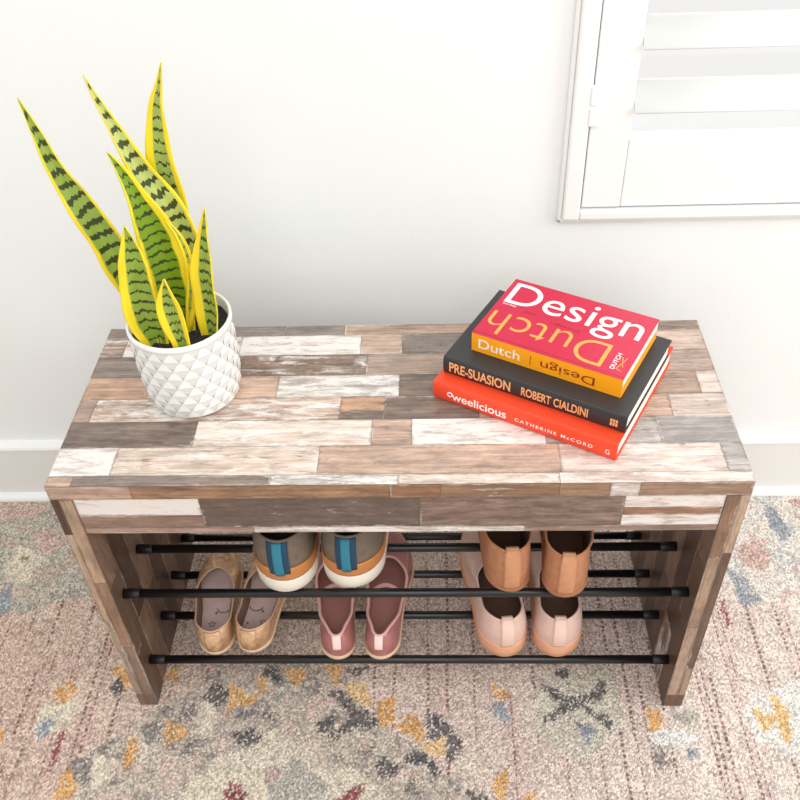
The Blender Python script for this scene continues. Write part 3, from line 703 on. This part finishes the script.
def make_leaf(key):
    P = LEAVES[key]; curl, t0, t1, lean = LEAF_SHAPE[key]
    p0 = P[0]; d = [p1-p for p, p1 in zip(p0, P[1])]
    zb = .5795; k = (zb-p0[2])/d[2]
    base = [p0[0]+d[0]*k*.6, p0[1], zb, p0[3]*.92]
    pts = catmull([base]+[list(p) for p in P], 7)
    nu = 12; V = []; UV = []; F = []; n = len(pts); vl = 0; ph = random.uniform(0, 6)
    for i, (x, y, z, w) in enumerate(pts):
        a = pts[max(i-1, 0)]; b = pts[min(i+1, n-1)]
        t = Vector((b[0]-a[0], b[1]-a[1], b[2]-a[2])).normalized()
        if i: vl += (Vector(pts[i][:3])-Vector(pts[i-1][:3])).length
        f = i/(n-1); tw = t0+(t1-t0)*f
        nrm = Vector((0, -.85, .52)); nrm = (nrm-t*nrm.dot(t)).normalized()      # leaf face looks up and into the room
        sd = t.cross(nrm).normalized(); sd = Matrix.Rotation(tw, 3, t) @ sd; nr = sd.cross(t)
        w = max(w, .0008)/max(.75, math.cos(tw))
        for q in range(nu+1):
            u = -1+2*q/nu
            wav = .05*w*math.sin(vl*90+ph+(2 if u > 0 else 0))*abs(u)**3
            p = Vector((x, y+lean*f*f, z))+sd*(u*w/2)+nr*(curl*w*(abs(u)**1.6)*(1-.5*f)+wav)
            V.append(p-Vector((PX, PY, H+.0006))); UV.append((u, vl+ord(key)*.37))
    for i in range(n-1):
        for q in range(nu): F.append((i*(nu+1)+q, i*(nu+1)+q+1, (i+1)*(nu+1)+q+1, (i+1)*(nu+1)+q))
    o = mesh('leaf', V, F, M_['leaf'], plant, True)
    gs, sh_, th, pl, pale = LEAF_LOOK[key]
    uv = o.data.uv_layers.new(name='leaf')
    for lp in o.data.loops:
        u, v = UV[lp.vertex_index]; uv.data[lp.index].uv = ((u-sh_)/gs, v*.0165/pl)
    la = o.data.color_attributes.new('look', 'FLOAT_COLOR', 'POINT')
    la.data.foreach_set('color', [q for _ in V for q in (th, pale, 0, 1)])
    s = o.modifiers.new('thick', 'SOLIDIFY'); s.thickness = .0016; s.offset = 0
for k in LEAVES: make_leaf(k)

# ------------------------------------------------------------------ books
def text_mesh(name, body, x0, x1, y0, y1, mat, parent, mtx, bold=0.0, flip=False, ext=.00012, spacing=1.0):
    """lettering fitted to a rectangle in a local plane; mtx maps (x,y,0) of the plane to the parent"""
    cu = bpy.data.curves.new(name, 'FONT'); cu.body = body; cu.size = 1; cu.offset = bold; cu.space_character = spacing
    cu.resolution_u = 6
    tmp = bpy.data.objects.new('tmp_text', cu); COL.objects.link(tmp)
    dg = bpy.context.evaluated_depsgraph_get(); dg.update()
    me = bpy.data.meshes.new_from_object(tmp.evaluated_get(dg))
    bpy.data.objects.remove(tmp)
    bpy.data.curves.remove(cu)
    xs = [v.co.x for v in me.vertices]; ys = [v.co.y for v in me.vertices]
    ax, bx, ay_, by = min(xs), max(xs), min(ys), max(ys)
    for v in me.vertices:
        fx = (v.co.x-ax)/(bx-ax); fy = (v.co.y-ay_)/(by-ay_)
        if flip: fx, fy = 1-fx, 1-fy
        v.co = mtx @ Vector((x0+fx*(x1-x0), y0+fy*(y1-y0), ext))
    me.name = name
    return link(name, me, mat, parent)

B_TH = -.505
paper = simple('book paper', lin(240, 236, 226), .85, var=.10, scale=1, stretch=(1, 1, 900))
paper_o = simple('orange paper', lin(244, 168, 30), .7, var=.05, scale=1, stretch=(1, 1, 900))
red_c = simple('red orange cloth', lin(240, 72, 36), .5, var=.03, scale=30, bump=.05)
blk_c = simple('black jacket', lin(48, 48, 50), .42, var=.06, scale=20)
pnk_c = simple('pink cover', lin(198, 16, 62), .34, var=.03, scale=15)
org_c = simple('orange spine', lin(254, 166, 14), .4, var=.02, scale=15)
ink_w = simple('white ink', lin(250, 246, 240), .5, var=.0)
ink_y = simple('yellow orange ink', lin(246, 168, 78), .5, var=.0)
ink_p = simple('peach ink', lin(244, 176, 116), .5, var=.0)
ink_d = simple('dark red ink', lin(140, 34, 22), .5, var=.0)
ink_m = simple('maroon ink', lin(120, 16, 44), .5, var=.0)

def hardback(name, label, cx, cy, z, w, d, h, cov, overhang=.003, bt=.0018):
    b = thing(name, label, 'book', (cx, cy, z), B_TH, 'books stacked on the bench')
    bm = bmesh.new()
    # one wrap: back board, rounded spine, front board as an extruded C section along x
    out = []; inn = []
    ns = 10
    for i in range(ns+1):
        a = -PI/2+PI*i/ns
        out.append((-d/2-.0028*math.cos(a)+.003, h/2+(h/2)*math.sin(a)))
        inn.append((-d/2-.0024*math.cos(a)+.0052, h/2+(h/2-bt)*math.sin(a)))
    sec = [(d/2, 0)]+out+[(d/2, h), (d/2, h-bt)]+inn[::-1]+[(d/2, bt)]
    n = len(sec)
    va = [bm.verts.new((-w/2, y, zz)) for y, zz in sec]; vb = [bm.verts.new((w/2, y, zz)) for y, zz in sec]
    for i in range(n): bm.faces.new((va[i], va[(i+1) % n], vb[(i+1) % n], vb[i]))
    m = len(out)
    # end caps as strips
    def cap(v, rev):
        O = v[0:m+2]; I = [v[n-1]]+v[m+2:n-1][::-1]
        I = [v[n-1]]+[v[n-2-i] for i in range(m)]+[v[m+2]]
        for i in range(m+1):
            f = (O[i], O[i+1], I[i+1], I[i]); bm.faces.new(f[::-1] if rev else f)
    cap(va, False); cap(vb, True)
    from_bm('cover', bm, cov, b)
    box('page_block', -w/2+overhang*.6, w/2-overhang*.6, -d/2+.0055, d/2-overhang, bt+.0001, h-bt-.0001, paper, b, .0004)
    return b
def spine_m(d, z0=0.0): return Matrix(((1, 0, 0, 0), (0, 0, -1, -d/2+.0002), (0, 1, 0, z0), (0, 0, 0, 1)))
rz0 = H+.0006
rh, kh, ph_ = .0262, .0250, .0272
red = hardback('book', 'red orange hardcover book, bottom of the stack on the bench', .1954, .1744, rz0, .2353, .1985, rh, red_c)
rw, rd = .2353, .1985
text_mesh('spine_title', 'weelicious', -rw/2+.026, -rw/2+.0985, .0070, .0195, ink_w, red, spine_m(rd), .012)
tube('title_flourish', [(-rw/2+.0235+.0032*math.cos(a), -rd/2-.0002, .0145+.0032*math.sin(a)) for a in [i*2*PI/14 for i in range(14)]], .0007, ink_w, red, 6, True)
text_mesh('spine_author', 'CATHERINE McCORD', -rw/2+.110, -rw/2+.207, .0088, .0138, ink_w, red, spine_m(rd), .01, spacing=1.35)
text_mesh('publisher_mark', 'G', rw/2-.013, rw/2-.008, .008, .015, ink_w, red, spine_m(rd), .0)
bw, bd = .2322, .158
blk = hardback('book', 'black hardcover book with orange spine lettering, middle of the stack', .197, .1734, rz0+rh+.0003, bw, bd, kh, blk_c)
text_mesh('spine_title', 'PRE-SUASION', -bw/2+.0085, -bw/2+.090, .0055, .0205, ink_p, blk, spine_m(bd), .022)
text_mesh('spine_author', 'ROBERT CIALDINI', -bw/2+.104, -bw/2+.187, .0062, .0192, ink_p, blk, spine_m(bd), .022)
bm = bmesh.new()
for q in range(3):
    for z in ((.0075, .0122), (.0132, .0168)): add_box(bm, bw/2-.0185+q*.0032, bw/2-.0185+q*.0032+.0024, -bd/2-.00035, -bd/2+.0004, z[0], z[1])
from_bm('publisher_mark', bm, ink_p, blk)
# paperback
pw, pd = .1895, .126
pk = thing('book', 'pink and orange paperback book, top of the stack', 'book', (.2055, .1827, rz0+rh+kh+.0006), B_TH, 'books stacked on the bench')
box('back_cover', -pw/2, pw/2, -pd/2+.0004, pd/2, 0, .0005, org_c, pk)
box('page_block', -pw/2+.0008, pw/2-.0008, -pd/2+.0012, pd/2-.0008, .0125, ph_-.0007, paper, pk)
box('page_block', -pw/2+.0008, pw/2-.0008, -pd/2+.0012, pd/2-.0008, .0006, .0124, paper_o, pk)['label'] = 'orange tinted half of the pages'
box('spine', -pw/2, pw/2, -pd/2-.0002, -pd/2+.0010, 0, ph_-.0003, org_c, pk, .0003)
fc = box('front_cover', -pw/2, pw/2, -pd/2-.0002, pd/2, ph_-.0006, ph_, pnk_c, pk)
top_m = Matrix(((1, 0, 0, 0), (0, 1, 0, 0), (0, 0, 1, ph_), (0, 0, 0, 1)))
ux = lambda u: -pw/2+u*pw
vy = lambda v: -pd/2+v*pd
text_mesh('cover_title', 'Design', ux(.035), ux(.955), vy(.47), vy(.945), ink_w, fc, top_m, .0)
text_mesh('cover_title', 'Dutch', ux(.03), ux(.835), vy(.075), vy(.425), ink_y, fc, top_m, -.012, True)['label'] = 'upside down yellow lettering'
text_mesh('small_print', 'Dutch Design', ux(.04), ux(.135), vy(.545), vy(.575), ink_w, fc, top_m, .01)
text_mesh('small_print', 'Dutch', ux(.20), ux(.28), vy(.50), vy(.54), ink_m, fc, top_m, 0, True)
text_mesh('small_print', 'Design', ux(.40), ux(.60), vy(.455), vy(.49), ink_m, fc, top_m, 0, True)
m90 = top_m @ Matrix.Rotation(PI/2, 4, 'Z')
text_mesh('small_print', 'DUTCH', vy(.10), vy(.34), -ux(.915), -ux(.885), ink_w, fc, m90, .01)
bm = bmesh.new()
for a, b in (((.925, .30), (.955, .16)), ((.925, .12), (.955, .30)), ((.92, .12), (.96, .10))):
    x0, y0, x1, y1 = ux(a[0]), vy(a[1]), ux(b[0]), vy(b[1]); dx, dy = x1-x0, y1-y0; l = math.hypot(dx, dy); nx_, ny_ = -dy/l*.0005, dx/l*.0005
    vs = [bm.verts.new((x, y, ph_+.00015)) for x, y in ((x0+nx_, y0+ny_), (x0-nx_, y0-ny_), (x1-nx_, y1-ny_), (x1+nx_, y1+ny_))]; bm.faces.new(vs)
from_bm('publisher_mark', bm, ink_y, fc)
bm = bmesh.new(); add_box(bm, -pw/2, pw/2, vy(.028), vy(.034), ph_-.0001, ph_+.0001)
from_bm('cover_rule', bm, ink_m, fc)
sm_ = spine_m(pd); sm_[1][3] = -pd/2-.0003
text_mesh('spine_title', 'Dutch', ux(.05), ux(.335), .0068, .0205, ink_w, pk, sm_, .004)
text_mesh('spine_title', 'Design', ux(.475), ux(.83), .0052, .0205, ink_d, pk, sm_, 0, True)['label'] = 'upside down dark red lettering'
bm = bmesh.new(); add_box(bm, ux(.405), ux(.409), -pd/2-.0004, -pd/2, .006, .0195); from_bm('spine_bar', bm, ink_d, pk)

# ------------------------------------------------------------------ shoes
def interp(tab, t):
    if t <= tab[0][0]: return tab[0][1]
    for (a, va), (b, vb) in zip(tab, tab[1:]):
        if t <= b:
            f = (t-a)/(b-a); f = f*f*(3-2*f); return va+(vb-va)*f
    return tab[-1][1]

class Shoe:
    NA, NS = 72, 12
    def __init__(s, L, wh, wb, hs, sole_out, open0, open1, wo, hh, hside, hf, n=2.9, camber=.006, side=1):
        s.L, s.wh, s.wb, s.hs, s.so, s.o0, s.o1, s.wo, s.hh, s.hsd, s.hf, s.n, s.cam, s.side = L, wh, wb, hs, sole_out, open0, open1, wo, hh, hside, hf, n, camber, side
    def outline(s, a, k=0.0):
        c, sn = math.cos(a), math.sin(a)
        y = s.L/2*(1-c); t = y/s.L
        rh, rt = s.wh*.56, s.wb*.80
        cap = math.sqrt(max(0, 1-(1-min(y/rh, 1))**2))*math.sqrt(max(0, 1-(1-min((s.L-y)/rt, 1))**2))
        hw = interp([(0, s.wh/2), (.35, s.wh/2*.97), (.68, s.wb/2), (1, s.wb/2*.86)], t)
        x = hw*math.copysign(cap, sn)+s.side*s.cam*math.sin(PI*min(1, t*1.1))*(1 if t > 0 else 0)
        # k: grow (+) or shrink (-) in metres
        cx = s.side*s.cam*math.sin(PI*min(1, t*1.1)); d = Vector((x-cx, (y-s.L/2)*.55, 0)); l = max(d.length, 1e-6)
        return Vector((x, y, 0))+d/l*k
    def collar(s, a):
        c, sn = math.cos(a), math.sin(a)
        m = (s.o0+s.o1)/2; r = (s.o1-s.o0)/2
        y = m-r*c; f = (y-s.o0)/(s.o1-s.o0)
        wid = interp(s.wo, f); d0, d1 = y-s.o0, s.o1-y
        rh, rt = s.wo[0][1]*.60, s.wo[-1][1]*.75
        cap = math.sqrt(max(0, 1-(1-min(d0/rh, 1))**2))*math.sqrt(max(0, 1-(1-min(d1/rt, 1))**2))
        x = wid/2*math.copysign(cap, sn)+s.side*s.cam*math.sin(PI*min(1, y/s.L*1.1))
        z = interp([(0, s.hh), (.45, s.hsd), (1, s.hf)], f)
        return Vector((x, y, z))
    def S(s, a, q, off=0.0):
        p = s.outline(a, -.0015); c = s.collar(a)
        fr = .5-.5*math.cos(a)                       # 0 heel, 1 toe
        h = 1-math.cos(q*PI/2); v = math.sin(q*PI/2)
        h = h*fr+q**2.6*(1-fr)
        if fr < .5: v = v*(.35+.65*fr*2)+q*(1-(.35+.65*fr*2)); 
        P = Vector((p.x+(c.x-p.x)*h, p.y+(c.y-p.y)*h, s.hs+(c.z-s.hs)*v))
        if fr < .5:                                  # heel cup bulges back a little
            b = .0035*math.sin(q*PI)*(1-fr*2); P.y -= b
        if off:
            e = 1e-3
            da = s.S(a+e, q)-s.S(a-e, q); dq = s.S(a, min(1, q+e))-s.S(a, max(0, q-e))
            nn = dq.cross(da) if True else None
            if nn.length > 1e-12:
                nn.normalize()
                ctr = Vector((0, s.L*.45, s.hs)); 
                if nn.dot(P-ctr) < 0: nn = -nn
                P = P+nn*off
        return P
    def sole(s, root, mat, name='sole', label=None):
        prof = [(0, -.005), (.0012, -.0022), (.004, s.so*.6), (s.hs*.55, s.so), (s.hs*.9, s.so*.8), (s.hs+.0008, s.so*.3), (s.hs+.001, -.004)]
        prof = sorted(prof, key=lambda t: t[0]) if s.hs > .009 else [(0, -.003), (s.hs*.3, s.so), (s.hs*.8, s.so), (s.hs+.0005, s.so*.4), (s.hs+.0006, -.004)]
        V = []; F = []; n = s.NA
        for z, k in prof:
            for i in range(n):
                p = s.outline(2*PI*i/n, k); 
                sp_ = .0 
                V.append((p.x, p.y, z))
        for j in range(len(prof)-1):
            for i in range(n):
                l = (i+1) % n; F.append((j*n+i, j*n+l, (j+1)*n+l, (j+1)*n+i))
        F.append(tuple(range(n-1, -1, -1))); F.append(tuple((len(prof)-1)*n+i for i in range(n)))
        bm = bmesh.new(); vs = [bm.verts.new(v) for v in V]
        for f in F: bm.faces.new([vs[i] for i in f])
        o = from_bm(name, bm, mat, root, True)
        if label: o['label'] = label
        return o
    def upper(s, root, mat, lin_mat, insole_mat, name='upper'):
        n, m = s.NA, s.NS; V = []; F = []
        for j in range(m+1):
            for i in range(n): V.append(s.S(2*PI*i/n, j/m))
        # roll over the edge
        for i in range(n):
            a = 2*PI*i/n; V.append(s.S(a, 1)+Vector((0, 0, .0006)))
        for j in range(m):
            for i in range(n):
                l = (i+1) % n; F.append((j*n+i, j*n+l, (j+1)*n+l, (j+1)*n+i))
        bm = bmesh.new(); vs = [bm.verts.new(v) for v in V[:n*(m+1)]]
        for f in F: bm.faces.new([vs[i] for i in f])
        up = from_bm(name, bm, mat, root, True)
        # lining: the same shell pulled inwards
        V = []; F = []
        for j in range(m+1):
            for i in range(n): V.append(s.S(2*PI*i/n, j/m, -.0022 if j < m else -.0018))
        for j in range(m):
            for i in range(n):
                l = (i+1) % n; F.append((j*n+i, (j+1)*n+i, (j+1)*n+l, j*n+l))
        b = len(V)
        for i in range(n): V.append(s.S(2*PI*i/n, 1))
        for i in range(n):
            l = (i+1) % n; F.append((m*n+i, b+i, b+l, m*n+l))
        mesh('lining', V, F, lin_mat, root, True)
        ins = []; z = s.hs+.003
        V = []
        for i in range(n):
            p = s.outline(2*PI*i/n, -.0042); V.append((p.x, p.y, z))
        V.append((0, s.L/2, z+.0005)); c = n
        F = [(i, (i+1) % n, c) for i in range(n)]
        insole = mesh('insole', V, F, insole_mat, root, True)
        return up, insole
    def binding(s, root, mat, r=.0018, name='collar_binding'):
        return tube(name, [s.S(2*PI*i/s.NA, 1)+Vector((0, 0, .0004)) for i in range(s.NA)], r, mat, root, 8, True)
    def band(s, name, root, mat, w, lo, hi, off=.0012, na=8, nq=12, label=None):
        """strip of constant width w down the back of the heel"""
        def ang(x, q):
            a, b = 0., 1.3
            for _ in range(22):
                m = (a+b)/2
                if abs(s.S(m, q).x-s.S(0, q).x) < x: a = m
                else: b = m
            return (a+b)/2
        V = []; F = []; k = nq+1
        for i in range(na+1):
            f = -1+2*i/na
            for j in range(nq+1):
                q = lo+(hi-lo)*j/nq; V.append(s.S(math.copysign(ang(abs(f)*w/2, q), f) if f else 0., q, off))
        for i in range(na):
            for j in range(nq): F.append((i*k+j, (i+1)*k+j, (i+1)*k+j+1, i*k+j+1))
        o = mesh(name, V, F, mat, root, True)
        md = o.modifiers.new('thick', 'SOLIDIFY'); md.thickness = off*1.6; md.offset = 0
        if label: o['label'] = label
        return o
    def patch(s, name, root, mat, a0, a1, lo, hi, off=.0012, na=16, nq=12, label=None, thick=True):
        V = []; F = []
        for i in range(na+1):
            a = a0+(a1-a0)*i/na; q0 = lo(a) if callable(lo) else lo; q1 = hi(a) if callable(hi) else hi
            for j in range(nq+1): V.append(s.S(a, q0+(q1-q0)*j/nq, off))
        k = nq+1
        for i in range(na):
            for j in range(nq): F.append((i*k+j, (i+1)*k+j, (i+1)*k+j+1, i*k+j+1))
        o = mesh(name, V, F, mat, root, True)
        md = o.modifiers.new('thick', 'SOLIDIFY'); md.thickness = off*1.6; md.offset = 0
        if label: o['label'] = label
        return o

def strip(name, pts, wdir, w, t, mat, root):
    """flat ribbon through pts"""
    V = []; F = []; P = [Vector(p) for p in pts]; n = len(P); wd = Vector(wdir).normalized()
    for i in range(n):
        tg = (P[min(i+1, n-1)]-P[max(i-1, 0)]).normalized(); nr = tg.cross(wd).normalized()
        for a, b in ((-1, -1), (1, -1), (1, 1), (-1, 1)): V.append(P[i]+wd*(a*w/2)+nr*(b*t/2))
    for i in range(n-1):
        for k in range(4):
            l = (k+1) % 4; F.append((i*4+k, i*4+l, i*4+4+l, i*4+4+k))
    F += [(3, 2, 1, 0), tuple((n-1)*4+k for k in range(4))]
    bm = bmesh.new(); vs = [bm.verts.new(v) for v in V]
    for f in F: bm.faces.new([vs[i] for i in f])
    return from_bm(name, bm, mat, root, False)

def gold_material():
    m, nt, b = newmat('flaking gold leather'); L = nt.links
    tc = N(nt, 'ShaderNodeTexCoord'); nz = N(nt, 'ShaderNodeTexNoise', i_Scale=55.0, i_Detail=6.0, i_Roughness=.7, i_Distortion=1.0)
    L.new(tc.outputs['Object'], nz.inputs['Vector'])
    cr = N(nt, 'ShaderNodeValToRGB'); cr.color_ramp.elements[0].position = .35; cr.color_ramp.elements[0].color = lin(186, 140, 104)
    cr.color_ramp.elements[1].position = .7; cr.color_ramp.elements[1].color = lin(250, 214, 172)
    L.new(nz.outputs['Fac'], cr.inputs[0]); L.new(cr.outputs[0], b.inputs['Base Color'])
    b.inputs['Metallic'].default_value = .35; b.inputs['Roughness'].default_value = .36
    return m
gold = gold_material()
g_bind = simple('gold edge binding', lin(206, 168, 140), .5, var=.05); g_in = simple('mauve insole', lin(222, 194, 186), .8, var=.06, scale=60)
g_lin = simple('taupe lining', lin(128, 98, 88), .8, var=.08); g_sole = simple('pale shoe sole', lin(216, 186, 154), .6, var=.05)
print_d = simple('printed brown line', lin(84, 62, 60), .7, var=.0)
p_up = simple('dusty pink patent', lin(176, 116, 112), .28, .15, var=.10, scale=30); p_bind = simple('pale pink piping', lin(222, 172, 168), .45, var=.03)
p_in = simple('mauve footbed', lin(184, 132, 124), .75, var=.05); p_tab = simple('pale pink tab', lin(238, 208, 202), .5, var=.02)
s_up = simple('blush canvas', lin(224, 190, 176), .75, var=.05, scale=60, bump=.2, bscale=900); s_sole = simple('gum sole', lin(224, 166, 130), .5, var=.04)
s_lin = simple('dark brown lining', lin(112, 84, 68), .85, var=.1); s_tab = simple('blush tab', lin(230, 198, 184), .7, var=.03)
b_up = simple('tan suede', lin(186, 128, 92), .85, var=.12, scale=70, bump=.2, bscale=800); b_tab = simple('tan suede tab', lin(200, 144, 106), .85, var=.08, scale=80)
b_sole = simple('tan welt', lin(172, 116, 80), .8, var=.08)
b_lin = simple('dark lining', lin(104, 76, 58), .9, var=.1)
k_up = simple('grey taupe knit', lin(120, 106, 92), .8, var=.12, scale=90, bump=.3, bscale=900); k_tan = simple('tan leather heel', lin(200, 132, 72), .55, var=.06)
k_sole = simple('off white rubber', lin(236, 230, 216), .5, var=.02); k_blue = simple('dark blue webbing', lin(30, 66, 92), .7, var=.05); k_teal = simple('teal webbing stripe', lin(46, 124, 146), .7, var=.04)
k_lin = simple('charcoal lining', lin(76, 68, 62), .9, var=.1)

ZS_L, ZS_U = ZL+RR+.0002, ZU+RR+.0002
def star_outline(cx, cy, r, z):
    return [(cx+(r if i % 2 == 0 else r*.45)*math.cos(PI/2+i*PI/5), cy+(r if i % 2 == 0 else r*.45)*math.sin(PI/2+i*PI/5), z) for i in range(10)]

def gold_flat(side, x, y, rz, label):
    r = thing('ballet_flat', label, 'shoe', (x, y, ZS_L), rz, 'gold ballet flats on the lower rails')
    s = Shoe(.190, .053, .066, .006, .0008, .008, .128, [(0, .044), (.3, .052), (.65, .056), (1, .044)], .047, .034, .040, n=3.0, side=side, camber=.003)
    s.sole(r, g_sole); up, ins = s.upper(r, gold, g_lin, g_in); s.binding(r, g_bind, .0015)
    s.band('heel_patch', r, gold, .022, .08, .97, .0009)
    z = s.hs+.0040
    for cx, cy, q in ((.009, .047, .0055), (-.008, .031, .0045), (.004, .066, .0018), (-.014, .044, .0014)): tube('printed_star', star_outline(cx*side, cy, q, z), .0005, print_d, ins, 6, True)
    tube('printed_smile', [(-.007*side+.010*math.cos(a), .074+.008*math.sin(a), z) for a in [PI+PI*(i+.5)/13 for i in range(13)]], .0006, print_d, ins, 6)
    return r
gold_flat(-1, -.2745, .030, .10, 'gold ballet flat with a starry insole, outer one nearest the left side panel, lower rail')
gold_flat(1, -.2255, .033, -.09, 'gold ballet flat with a starry insole, partly under the left blue striped sneaker, lower rail')

def pink_flat(side, x, y, rz, label):
    r = thing('ballet_flat', label, 'shoe', (x, y, ZS_L), rz, 'dusty pink ballet flats on the lower rails')
    s = Shoe(.232, .052, .074, .006, .0010, .008, .150, [(0, .018), (.35, .047), (.75, .059), (1, .050)], .048, .037, .046, n=3.0, side=side, camber=.004)
    s.sole(r, g_sole); s.upper(r, p_up, p_in, p_in); s.binding(r, p_bind, .0022)
    s.band('heel_tab', r, p_tab, .0105, .50, 1.0, .0016, label='pale pink tab at the back of the heel')
    a = 1.62; L_, R_ = s.S(a, .96, -.0005), s.S(-a, .96, -.0005)
    pts = [L_.lerp(R_, i/16)+Vector((0, .010*math.sin(PI*i/16), .010*math.sin(PI*i/16))) for i in range(17)]
    strip('instep_strap', pts, (0, 1, .15), .0055, .0016, p_bind, r)
    return r
pink_flat(-1, -.0960, .0225, .05, 'dusty pink patent flat with pale heel tab, the left one, beside the gold flats')
pink_flat(1, -.0375, .0225, -.045, 'dusty pink patent flat with pale heel tab, the right one, at mid lower rail')

def pink_sneaker(side, x, y, rz, label):
    r = thing('slip_on_sneaker', label, 'shoe', (x, y, ZS_L), rz, 'blush slip on sneakers on the lower rails')
    s = Shoe(.252, .071, .088, .027, .0012, .010, .120, [(0, .052), (.35, .056), (.75, .056), (1, .046)], .076, .068, .074, n=3.2, side=side, camber=.005)
    s.sole(r, s_sole, label='tan gum rubber sole'); s.upper(r, s_up, s_lin, s_lin); s.binding(r, s_tab, .0017)
    s.band('heel_strip', r, s_tab, .0175, .03, .99, .0012)
    P = [s.S(0, .80, .0018), s.S(0, .92, .0024), s.S(0, 1, .003)+Vector((0, -.0005, .003)), s.S(0, 1)+Vector((0, .002, .0055)), s.S(0, 1)+Vector((0, .006, .003)), s.S(0, .9)+Vector((0, .007, -.002))]
    strip('pull_tab', P, (1, 0, 0), .015, .0016, s_tab, r)
    for sg in (-1, 1):
        for k in range(3): s.patch('gore_crease', r, s_tab, sg*(1.45+.10*k)-.012, sg*(1.45+.10*k)+.012, .25, .9, .0008, 2, 8)
    return r
pink_sneaker(-1, .1440, .0255, .085, 'blush slip on sneaker with gum sole, left one of its pair, lower rail')
pink_sneaker(1, .2150, .0255, -.01, 'blush slip on sneaker with gum sole, nearest the right side panel, lower rail')

def suede_shoe(side, x, y, rz, label):
    r = thing('suede_slip_on', label, 'shoe', (x, y, ZS_U), rz, 'tan suede slip ons on the upper rails')
    s = Shoe(.250, .060, .084, .007, .0010, .008, .140, [(0, .054), (.35, .060), (.75, .060), (1, .046)], .074, .072, .080, n=3.1, side=side, camber=.005)
    s.sole(r, b_sole); s.upper(r, b_up, b_lin, b_lin); s.binding(r, b_up, .0016)
    s.band('heel_strip', r, b_tab, .0195, .02, .99, .0013)
    P = [s.S(0, .86, .0022), s.S(0, .95, .0024), s.S(0, 1, .002)+Vector((0, 0, .002)), s.S(0, 1)+Vector((0, .002, .0045)), s.S(0, 1)+Vector((0, .006, .002)), s.S(0, .9)+Vector((0, .007, -.002))]
    strip('pull_tab', P, (1, 0, 0), .016, .0018, b_tab, r)
    return r
suede_shoe(-1, .1430, .0225, .04, 'tan suede slip on shoe with a heel strip, the left one, on the upper rail')
suede_shoe(1, .2110, .0135, -.045, 'tan suede slip on shoe with heel strip, right one, jutting over upper rail')

def striped_sneaker(side, x, y, rz, label):
    r = thing('sneaker', label, 'shoe', (x, y, ZS_U), rz, 'blue striped sneakers on the upper rails')
    s = Shoe(.285, .083, .085, .027, .0016, .008, .155, [(0, .064), (.35, .070), (.75, .066), (1, .050)], .096, .088, .094, n=3.1, side=side, camber=.004)
    s.sole(r, k_sole, label='thick off white rubber sole'); s.upper(r, k_up, k_lin, k_lin); s.binding(r, k_up, .0022)
    s.patch('heel_counter', r, k_tan, -1.15, 1.15, 0.0, lambda a: .06+.26*max(0, math.cos(a*1.3)), .0012, 24, 6, label='tan leather heel counter')
    ht = s.band('heel_webbing', r, k_blue, .0250, .20, .99, .0016, 8, 10, label='dark blue heel webbing')
    s.band('webbing_stripe', ht, k_teal, .0105, .205, .985, .0030, 6, 10, label='teal stripe down the webbing')
    return r
striped_sneaker(-1, -.1545, .0225, -.03, 'grey sneaker with blue heel stripe and white sole, the left one, above the gold flats')
striped_sneaker(1, -.0690, .0290, -.045, 'grey sneaker with blue heel stripe and white sole, the right one, above the pink flats')

# ------------------------------------------------------------------ camera
R = ((0.9990481635335594, -0.041960044914179366, 0.01192147520327383), (0.02317170831186493, 0.7420485725667866, 0.6699455111316921), (-0.036957257394618345, -0.6690315916176115, 0.7423145495970515))
cd = bpy.data.cameras.new('camera'); cam = bpy.data.objects.new('camera', cd); COL.objects.link(cam)
cd.sensor_width = 36; cd.lens = 901.498/800*36; cd.clip_start = .02
cam.matrix_world = Matrix(((R[0][0], R[0][2], -R[0][1], .0503), (R[1][0], R[1][2], -R[1][1], -.6871), (R[2][0], R[2][2], -R[2][1], 1.2277), (0, 0, 0, 1)))
SC.camera = cam

# ------------------------------------------------------------------ light
w = bpy.data.worlds.new('bright overcast'); SC.world = w; w.use_nodes = True
bg = w.node_tree.nodes['Background']; bg.inputs['Color'].default_value = (1.0, .995, .985, 1); bg.inputs['Strength'].default_value = 0.93
def area(name, loc, target, size, power, col=(1, 1, 1)):
    l = bpy.data.lights.new(name, 'AREA'); l.size = size; l.energy = power; l.color = col; l.shape = 'SQUARE'
    o = bpy.data.objects.new(name, l); COL.objects.link(o); o.location = loc
    o.rotation_euler = (Vector(target)-Vector(loc)).to_track_quat('-Z', 'Y').to_euler(); return o
area('daylight_outside', (.54, WY+1.0, .95), (.54, WY, .95), 2.2, 40, (1, .995, .98))
area('front_fill', (.2, -1.9, 2.4), (.05, .41, .5), 1.8, 24)  # added fill behind the camera, lifts the wall and front faces
area('right_softbox', (2.0, -.5, 1.5), (.1, .1, .3), 1.0, 22, (1, .985, .96))  # added softbox inside the room, stands in for daylight from the right
area('top_fill', (-.1, -.6, 2.4), (0, .1, .3), 1.6, 7)  # added unseen soft lamp overhead for more top light
SC.view_settings.view_transform = 'Standard'; SC.view_settings.look = 'None'
SC.view_settings.exposure = 0; SC.view_settings.gamma = 1
